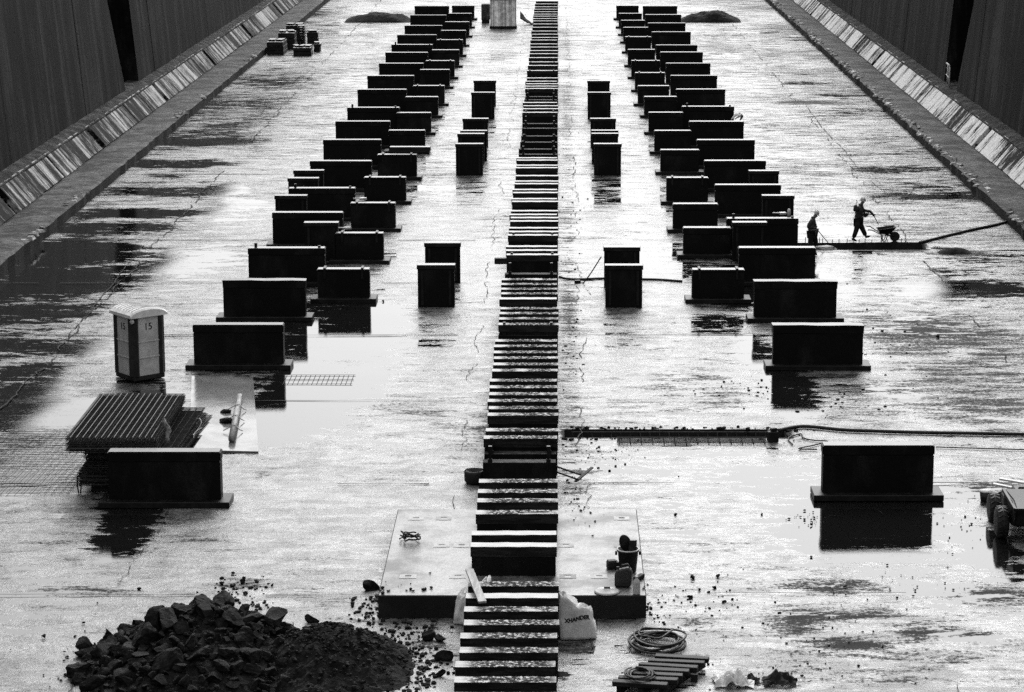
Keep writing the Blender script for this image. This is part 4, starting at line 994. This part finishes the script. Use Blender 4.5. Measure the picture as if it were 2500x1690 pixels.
# small tools left on block tops
for px, py, h, lab in ((886, 491, IN_H, 'small pale tool left on top of a narrow bilge block'), (848, 563, IN_H, 'pale rag left on a narrow bilge block top'), (1912, 527, OUT_H, 'little pale tin on a wide bilge block top')):
    p = P(px, py, h); b = MB(); b.box((0, 0, 0), (.26, .2, .08), .3); b.bar((-.1, 0, .05), (-.4, -.2, .08), .05, .04); b.jitter(.02, 6, px); tag(b.build('small_tool', M['wire'], None, p + Vector((0, .25, .02))), lab, 'tool')
p = P(1927, 530, OUT_H); b = MB(); b.lathe([(0, 0), (.07, 0), (.07, .22), (.04, .3), (0, .3)], seg=10, cap=False); tag(b.build('flask', M['grey_plastic'], None, p + Vector((0, .2, 0))), 'upright grey flask on a wide bilge block top', 'flask')

# ------------------------------------------------------------------ dumper at the dock side, debris behind it
wc = P(2420, 1320); dp = thing('site_dumper', 'dark site dumper with fat tyres standing in a puddle', 'dumper', (wc.x + .92, wc.y, 0))
def wheel(x, y, r, w):
    b = MB(); b.lathe([(r * .55, -w / 2), (r * .86, -w / 2), (r * .96, -w * .38), (r, -w * .2), (r, w * .2), (r * .96, w * .38), (r * .86, w / 2), (r * .55, w / 2)], seg=28, axis='x')
    for k in range(18):
        a = k * math.pi / 9
        for s_ in (-1, 1): b.bar((s_ * .02, r * math.cos(a), r * math.sin(a)), (s_ * w * .42, r * .97 * math.cos(a + .12), r * .97 * math.sin(a + .12)), .05, .03)
    t = b.build('tyre', M['black'], dp, (x, y, r))
    b = MB(); b.lathe([(0, -w * .46), (r * .5, -w * .46), (r * .56, -w * .3), (r * .56, w * .3), (r * .5, w * .46), (0, w * .46)], seg=18, axis='x', cap=False); b.build('rim', M['steel'], t)
for x in (-.62, .62): wheel(x, .36, .38, .28)
for x in (-.58, .58): wheel(x, 1.75, .36, .26)
b = MB(); b.prism([(-.25, .42), (.35, .30), (1.25, .42), (1.35, .95), (.1, 1.02), (-.45, .9)], 'x', -.42, .95)
bmesh.ops.bevel(b.bm, geom=b.bm.edges[:], offset=.04, segments=2, affect='EDGES'); b.build('skip', M['steel'], dp)
b = MB(); b.bar((-.44, -.42, .90), (.97, -.42, .90), .07, .07); b.bar((-.44, -.42, .9), (-.44, 1.3, .95), .07, .07); b.build('skip_rim', M['steel'], dp)
b = MB(); b.box((.1, 1.6, .30), (.8, 1.5, .32)); b.box((.25, 2.1, .62), (.6, .5, .16)); b.build('chassis', M['steel'], dp, bevel=.04)
b = MB(); b.box((.25, 1.6, .62), (.45, .4, .10)); b.box((.25, 1.8, .72), (.45, .08, .16)); b.build('seat', M['black'], dp, bevel=.03)
b = MB(); b.tube([(.25, 1.25, .6), (.25, 1.3, .88)], .025, 6); b.lathe([(.13, -.015), (.16, 0), (.13, .015)], c=(.25, 1.3, .88), seg=16, cap=False); b.build('steering_wheel', M['black'], dp)
p = P(2445, 1225); b = MB(); b.bar((-.2, .2, .42), (.9, -.25, .30), .13, .05); b.bar((.0, .42, .5), (1.0, .1, .40), .12, .05)
pk = tag(b.build('pale_plank', M['pale_timber'], None, p), 'pair of pale planks resting on dark debris behind the dumper', 'planks')
b = MB(); bmesh.ops.create_icosphere(b.bm, subdivisions=3, radius=.5); b.jitter(.2, 3); o = tag(b.build('debris_heap', M['soil'], None, (p.x + .5, p.y - .1, .05)), 'dark debris heap under the pale planks', 'debris'); o.scale = (1.3, .7, .7)
p = P(2406, 1224); b = MB(); b.lathe([(0, 0), (.13, 0), (.16, .26), (0, .26)], seg=18, cap=False); pb = tag(b.build('paint_pail', M['dark_plastic'], None, p), 'small dark pail with a white lid behind the dumper', 'pail')
b = MB(); b.lathe([(0, .26), (.17, .26), (.17, .29), (0, .31)], seg=18, cap=False); b.build('lid', M['white'], pb)

# rebar stubs along the workers' trench, muddy scraps
b0 = MB(); b0.tube([(0, 0, -.1), (.01, 0, .16)], .016, 5); sb0 = b0.build('rebar_stub', M['rust_bar']); n = 17
for i in range(n):
    x = TR1[0] + .1 + (TR1[1] - TR1[0] - .4) * (i + random.uniform(-.3, .3)) / n
    o = sb0 if i == 0 else dup(sb0); o.location = (x, TR1[3] + .08, 0); o.scale.z = random.uniform(.5, 1.5); tag(o, 'short rusty bar end sticking up along the far trench edge', 'rebar', 'rebar stubs along the far trench')
p = P(2016, 606); b = MB(); bmesh.ops.create_icosphere(b.bm, subdivisions=3, radius=.4); b.jitter(.16, 3.5); o = tag(b.build('sand_bag', M['timber'], None, p + Vector((0, -.2, .02))), 'slumped pale sandbag at the edge of the far trench', 'sandbag'); o.scale = (1.1, .7, .32)
p = P(2105, 616); b = MB(); b.box((0, 0, 0), (.8, .12, .07), .05); tag(b.build('plank', M['dark_timber'], None, p, bevel=.01), 'dark plank lying in front of the far trench', 'plank')

# ------------------------------------------------------------------ people
def skin(name, chains, mat, parent, root_r=None, sub=2):
    """chains: list of lists of (x,y,z,r); a chain whose first point equals an existing point is joined to it"""
    vs, rs, es, key = [], [], [], {}
    for ch in chains:
        prev = None
        for (x, y, z, r) in ch:
            k = (round(x, 3), round(y, 3), round(z, 3))
            if k not in key: key[k] = len(vs); vs.append((x, y, z)); rs.append(r)
            i = key[k]
            if prev is not None and prev != i: es.append((prev, i))
            prev = i
    me = bpy.data.meshes.new(name); me.from_pydata(vs, es, []); o = bpy.data.objects.new(name, me); COL.objects.link(o)
    sk = o.modifiers.new('Skin', 'SKIN'); sk.branch_smoothing = .6; sv = me.skin_vertices[0].data
    for i, r in enumerate(rs): sv[i].radius = (r, r); sv[i].use_root = False
    # one root for every connected part
    par = list(range(len(vs)))
    def fd(i):
        while par[i] != i: i = par[i]
        return i
    for a_, b_ in es: par[fd(a_)] = fd(b_)
    done = set()
    for i in range(len(vs)):
        if fd(i) not in done: done.add(fd(i)); sv[i].use_root = True
    ss = o.modifiers.new('Sub', 'SUBSURF'); ss.levels = sub; ss.render_levels = sub
    dg = bpy.context.evaluated_depsgraph_get(); m2 = bpy.data.meshes.new_from_object(o.evaluated_get(dg)); m2.name = name
    bpy.data.objects.remove(o); o = bpy.data.objects.new(name, m2); COL.objects.link(o)
    for f in m2.polygons: f.use_smooth = True
    m2.materials.clear(); m2.materials.append(M[mat])
    if parent: o.parent = parent
    return o
def merge(objs):
    b = bmesh.new()
    for o in objs: b.from_mesh(o.data)
    b.to_mesh(objs[0].data); b.free()
    for o in objs[1:]: bpy.data.objects.remove(o)
    return objs[0]
def hand_chains(w, d, side_y):
    """a loosely curled hand from wrist w along direction d"""
    w = Vector(w); d = Vector(d).normalized(); up = Vector((0, 1, 0)); n_ = d.cross(up).normalized(); out = []
    palm = w + d * .09
    for i, (L, off) in enumerate(((.075, -.032), (.085, -.011), (.078, .011), (.06, .031))):
        k = w + d * .085 + up * off; a = k + d * L * .5 + n_ * .012; c = a + d * L * .3 + n_ * .03; e = c + d * .004 + n_ * .025
        out.append([(*(w + d * .03 + up * off * .6), .017), (*k, .012), (*a, .010), (*c, .009), (*e, .008)])
    t = w + d * .03 + up * (-.035); out.append([(*(w + d * .02), .016), (*t, .013), (*(t + d * .035 + n_ * .02 - up * .01), .011), (*(t + d * .06 + n_ * .035), .009)])
    return out
def person(label, loc, rz, J, tape_z, tilt):
    r = thing('person', label, 'person', loc, rz)
    pv, sp, chs, nk, hd = J['pelvis'], J['spine'], J['chest'], J['neck'], J['head']
    T = lambda p, rr: (*p, rr)
    parts = []
    core = [[T(pv, .12), T(sp, .115), T(chs, .135), T(nk, .058), T(hd, .088), T((hd[0] + tilt * .04, hd[1], hd[2] + .085), .078)]]
    face = Vector((math.cos(J['look']), 0, math.sin(J['look'])))
    jaw = Vector(hd) + face * .045 + Vector((0, 0, -.07)); core.append([T(hd, .088), T(jaw, .052)])
    nose = Vector(hd) + face * .105 + Vector((0, 0, -.02)); core.append([T(hd, .088), T(Vector(hd) + face * .07, .045), T(nose, .014)])
    for s_, arm in (('n', J['arm_n']), ('f', J['arm_f'])): core.append([T(chs, .135), T(arm[0], .065), T(arm[1], .045), T(arm[2], .030)])
    for leg in (J['leg_n'], J['leg_f']): core.append([T(pv, .12), T(leg[0], .095), T(leg[1], .062), T(leg[2], .042), T(leg[3], .030)])
    parts.append(skin('body', core, 'skin', r))
    for arm in (J['arm_n'], J['arm_f']):
        d = Vector(arm[2]) - Vector(arm[1])
        for ch in hand_chains(arm[2], d, 0): parts.append(skin('hand', [ch], 'skin', r, sub=1))
    for s_ in (-1, 1):   # ears
        parts.append(skin('ear', [[(hd[0] - .01, hd[1] + s_ * .088, hd[2] - .02, .018), (hd[0] - .012, hd[1] + s_ * .098, hd[2] + .02, .02)]], 'skin', r, sub=1))
    body = merge(parts)
    for s_ in (-1, 1):
        b = MB(); bmesh.ops.create_icosphere(b.bm, subdivisions=1, radius=.012); b.build('eye', M['black'], r, Vector(hd) + face * .088 + Vector((0, s_ * .034, .012)))
    jk = [[T((pv[0], pv[1], pv[2] - .06), .21), T(sp, .225), T(chs, .245), T((nk[0] - .02, nk[1], nk[2] - .02), .13), T((nk[0] - .01, nk[1], nk[2] + .05), .115)]]
    for arm in (J['arm_n'], J['arm_f']):
        e = Vector(arm[1]).lerp(Vector(arm[2]), .92); jk.append([T(chs, .245), T(arm[0], .125), T(Vector(arm[0]).lerp(Vector(arm[1]), .6), .105), T(arm[1], .095), T(Vector(arm[1]).lerp(Vector(arm[2]), .45), .088), T(e, .075)])
    skin('jacket', jk, 'jacket', r)
    tr = []
    for leg in (J['leg_n'], J['leg_f']): tr.append([T((pv[0], pv[1], pv[2] - .02), .18), T(leg[0], .14), T(leg[1], .11), T(Vector(leg[1]).lerp(Vector(leg[2]), .85), .092)])
    skin('trousers', tr, 'dark_cloth', r)
    for leg in (J['leg_n'], J['leg_f']):
        a_, t_ = Vector(leg[2]), Vector(leg[3]); h_ = a_ + (a_ - t_) * .25 - Vector((0, 0, .035))
        skin('boot', [[T(a_ + Vector((0, 0, .09)), .062), T(a_, .06), T(a_.lerp(t_, .55) + Vector((0, 0, .0)), .05), T(t_, .042)], [T(a_, .06), T(h_, .045)]], 'black', r)
    b = MB()
    for zz, rr in tape_z:
        t = (zz - pv[2]) / (chs[2] - pv[2]); cx = pv[0] + (chs[0] - pv[0]) * t
        b.lathe([(rr, -.025), (rr + .006, 0), (rr, .025)], c=(cx, pv[1], zz), seg=24, cap=False)
    b.build('reflective_tape', M['tape'], r)
    b = MB(); b.lathe([(.128, -.02), (.150, -.015), (.122, .0), (.118, .05), (.095, .10), (.05, .128), (0, .135)], seg=24, cap=False)
    b.box((.14, 0, -.022), (.10, .17, .014)); b.tube([(-.1, 0, .095), (-.03, 0, .138), (.06, 0, .13)], .014, 6)
    hm = b.build('helmet', M['helmet'], r, (hd[0] + .0 + tilt * .03, hd[1], hd[2] + .055)); hm.rotation_euler.y = -J['look'] * .7
    return r
J1 = dict(pelvis=(-.03, 0, .88), spine=(-.01, 0, 1.10), chest=(.02, 0, 1.36), neck=(.07, 0, 1.53), head=(.11, 0, 1.655), look=-.15,
          arm_n=[(-.04, -.21, 1.45), (-.24, -.27, 1.33), (-.15, -.22, 1.60)], arm_f=[(.08, .20, 1.44), (.27, .22, 1.02), (.38, .12, 1.17)],
          leg_n=[(-.05, -.09, .84), (-.12, -.10, .47), (-.25, -.10, .10), (-.08, -.10, .04)], leg_f=[(.0, .09, .84), (.17, .10, .50), (.33, .10, .17), (.50, .10, .22)])
w1 = P(2096, 590); pr1 = person('walking worker in dark clothes and white helmet carrying a drill', (w1.x, w1.y, 0), 0, J1, [(1.02, .178), (1.20, .190)], 1)
dr = thing('drill', 'black hand-held breaker with a long steel point carried by the walking worker', 'drill', (w1.x, w1.y, 0))
b = MB(); b.tube([(.20, .06, 1.30), (.34, .06, 1.27), (.47, .06, 1.25)], [.055, .06, .05], 8); b.tube([(.46, .06, 1.26), (.55, .06, 1.15), (.62, .06, 1.06)], [.05, .05, .035], 8); b.build('motor', M['black'], dr)
b = MB(); b.tube([(.36, .06, 1.24), (.39, .08, 1.14), (.52, .08, 1.12)], .024, 6); b.tube([(.58, .06, 1.12), (.68, .06, 1.09)], .02, 6); b.build('grip', M['black'], dr)
b = MB(); b.tube([(.62, .06, 1.06), (.72, .06, .88), (.80, .06, .74), (.83, .06, .68)], [.022, .018, .016, .005], 6); b.build('chisel', M['steel'], dr)
J2 = dict(pelvis=(-.04, 0, .92), spine=(-.06, 0, 1.14), chest=(-.06, 0, 1.37), neck=(.02, 0, 1.52), head=(.08, 0, 1.625), look=-.7,
          arm_n=[(-.08, -.20, 1.42), (-.24, -.24, 1.16), (.0, -.16, 1.14)], arm_f=[(-.0, .20, 1.42), (.05, .25, 1.17), (.14, .05, 1.08)],
          leg_n=[(-.08, -.10, .86), (-.12, -.11, .47), (-.14, -.12, .09), (.02, -.13, .04)], leg_f=[(.02, .09, .86), (.13, .12, .47), (.13, .13, .09), (.29, .14, .04)])
w2 = P(1981, 602); w2y = TR1[3] - .62
pr2 = person('worker standing in the trench in striped jacket and pale helmet', (P(1981, 593).x, w2y, -.37), 0, J2, [(1.04, .178), (1.24, .190)], 1)
rd = thing('shovel', 'long thin shovel handle held by the worker in the trench', 'shovel', (P(1981, 593).x, w2y, -.37))
b = MB(); b.tube([(.02, -.06, 1.22), (.30, .0, .86), (.66, .15, .42)], .018, 6); b.build('shaft', M['black'], rd)
b = MB(); b.bar((.64, .14, .44), (.74, .2, .34), .16, .015); b.build('blade', M['steel'], rd)

# wheelbarrow
wbp = P(2158, 590); wb = thing('wheelbarrow', 'black wheelbarrow with raised tray in front of the walking worker', 'wheelbarrow', (wbp.x, wbp.y + .05, 0))
b = MB(); T0 = [(-.18, .31), (.25, .31)]; T1 = [(-.30, .52), (.46, .64)]; wy0, wy1 = .2, .32
lo = [b.bm.verts.new(p) for p in ((-.16, -wy0, .33), (.24, -wy0, .33), (.24, wy0, .33), (-.16, wy0, .33))]; up = [b.bm.verts.new(p) for p in ((-.28, -wy1, .52), (.46, -wy1, .62), (.46, wy1, .62), (-.28, wy1, .52))]
b.bm.faces.new(lo[::-1])
for i in range(4): b.bm.faces.new((lo[i], lo[(i + 1) % 4], up[(i + 1) % 4], up[i]))
tyo = b.build('tray', M['steel'], wb); so = tyo.modifiers.new('t', 'SOLIDIFY'); so.thickness = .018
b = MB(); b.tube([(-.28, -wy1, .52), (.46, -wy1, .62), (.46, wy1, .62), (-.28, wy1, .52), (-.28, -wy1, .52)], .018, 6); b.build('tray_rim', M['steel'], tyo)
for s_ in (-1, 1):
    b = MB(); b.tube([(-.70, s_ * .29, .58 if s_ > 0 else .53), (-.55, s_ * .28, .58 if s_ > 0 else .52), (-.12, s_ * .2, .30), (.1, s_ * .15, .28), (.44, s_ * .07, .20)], .022, 6); b.build('handle', M['black'], wb)
    b = MB(); b.tube([(-.10, s_ * .2, .30), (-.08, s_ * .22, .06), (-.03, s_ * .22, .015), (.05, s_ * .22, .05), (.12, s_ * .2, .29)], .02, 6); b.build('leg', M['black'], wb)
b = MB(); b.lathe([(.12, -.05), (.18, -.05), (.205, -.025), (.205, .025), (.18, .05), (.12, .05)], seg=24, axis='y'); wt = b.build('wheel', M['black'], wb, (.45, 0, .205))
b = MB(); b.lathe([(0, -.03), (.11, -.03), (.11, .03), (0, .03)], seg=14, axis='y', cap=False); b.build('rim', M['steel'], wt)

# seagull in flight over the outer blocks
gz = 2.9; gp = P(1803, 283, gz); gl = thing('seagull', 'white and grey seagull flying over the outer bilge blocks', 'bird', gp, R(8)); gl.scale = (1.06,) * 3
# body with wings as one continuous surface
bd = skin('body', [[(-.10, .0, -.10, .035), (-.03, 0, -.06, .06), (.05, 0, .0, .07), (.10, 0, .05, .05), (.14, 0, .08, .042), (.18, 0, .09, .012)]], 'feather_w', gl)
b = MB()
def wing(pts, w):
    top = []; bot = []
    for (x, y, z), c in zip(pts, w):
        for L, dz in ((top, .012), (bot, -.008)): L.append((b.bm.verts.new((x - c * .4, y, z + c * .35 + dz)), b.bm.verts.new((x, y, z + dz * 1.6)), b.bm.verts.new((x + c * .45, y, z - c * .5 + dz * .4))))
    for i in range(len(pts) - 1):
        for L in (top, bot):
            for k in (0, 1): b.bm.faces.new((L[i][k], L[i + 1][k], L[i + 1][k + 1], L[i][k + 1]))
        for k in (0, 2): b.bm.faces.new((top[i][k], top[i + 1][k], bot[i + 1][k], bot[i][k]))
    for e in (0, -1): b.bm.faces.new((top[e][0], top[e][1], top[e][2], bot[e][2], bot[e][1], bot[e][0]))
wing([(-.0, -.05, .05), (-.12, -.25, .13), (-.22, -.38, .10), (-.36, -.50, -.02), (-.47, -.58, -.10)], [.16, .15, .12, .06, .02])
b.build('wing', M['feather_w'], gl, smooth=True); b = MB()
wing([(.06, .05, .04), (.17, .2, .06), (.25, .32, .0), (.23, .44, -.14), (.18, .52, -.27)], [.16, .15, .12, .10, .03])
b.build('wing', M['feather_g'], gl, smooth=True)
b = MB(); b.prism([(-.18, -.12), (-.09, -.05), (-.06, -.10), (-.16, -.17)], 'y', -.04, .04); b.build('tail', M['feather_w'], gl)

# ------------------------------------------------------------------ light, sky, camera
SUN_EL, SUN_AZ = 40, 8         # degrees above the horizon, degrees from straight ahead
wd = bpy.data.worlds.new('World'); scn.world = wd; wd.use_nodes = True; t = wd.node_tree; t.nodes.clear(); nb = NB(t)
sky = nb.n('ShaderNodeTexSky'); sky.sky_type = 'NISHITA'; sky.sun_disc = False; sky.sun_elevation = R(SUN_EL); sky.sun_rotation = R(SUN_AZ); sky.dust_density = 1.5; sky.air_density = 1.0
bw = nb.n('ShaderNodeRGBToBW'); nb.l(sky.outputs[0], bw.inputs[0])
tc = nb.n('ShaderNodeTexCoord'); sp = nb.n('ShaderNodeSeparateXYZ'); nb.l(tc.outputs['Generated'], sp.inputs[0])
# overcast veil: the cloud layer is brighter overhead than at the horizon
veil = nb.math('ADD', .55, nb.math('MULTIPLY', nb.math('MAXIMUM', sp.outputs[2], 0.0), 2.2))
bg = nb.n('ShaderNodeBackground'); bg.inputs['Strength'].default_value = .10; nb.l(nb.math('MULTIPLY', bw.outputs[0], veil), bg.inputs['Color'])
wo = nb.n('ShaderNodeOutputWorld'); nb.l(bg.outputs[0], wo.inputs[0])
sl = bpy.data.lights.new('sun', 'SUN'); sl.energy = .5; sl.angle = R(30); sl.color = (1, 1, 1); so = bpy.data.objects.new('sun', sl); COL.objects.link(so)
sd = Vector((math.sin(R(SUN_AZ)) * math.cos(R(SUN_EL)), math.cos(R(SUN_AZ)) * math.cos(R(SUN_EL)), math.sin(R(SUN_EL))))
so.rotation_euler = sd.to_track_quat('Z', 'Y').to_euler(); so.location = sd * 100
cam = bpy.data.cameras.new('camera'); cam.sensor_width = 36; cam.lens = F * 36 / 2500; cam.shift_x = -(VX - 1250) / 2500; cam.clip_start = .5; cam.clip_end = 6000
co = bpy.data.objects.new('camera', cam); COL.objects.link(co); co.location = (0, 0, H); co.rotation_euler = (math.pi / 2 - PITCH, 0, 0); scn.camera = co
vs = scn.view_settings; scn.display_settings.display_device = 'sRGB'; vs.view_transform = 'Standard'; vs.look = 'None'; vs.exposure = 1.35; vs.gamma = 1.0; vs.use_curve_mapping = False
scn.cycles.use_denoising = False; scn.cycles.max_bounces = 6; scn.cycles.glossy_bounces = 4; scn.cycles.diffuse_bounces = 3
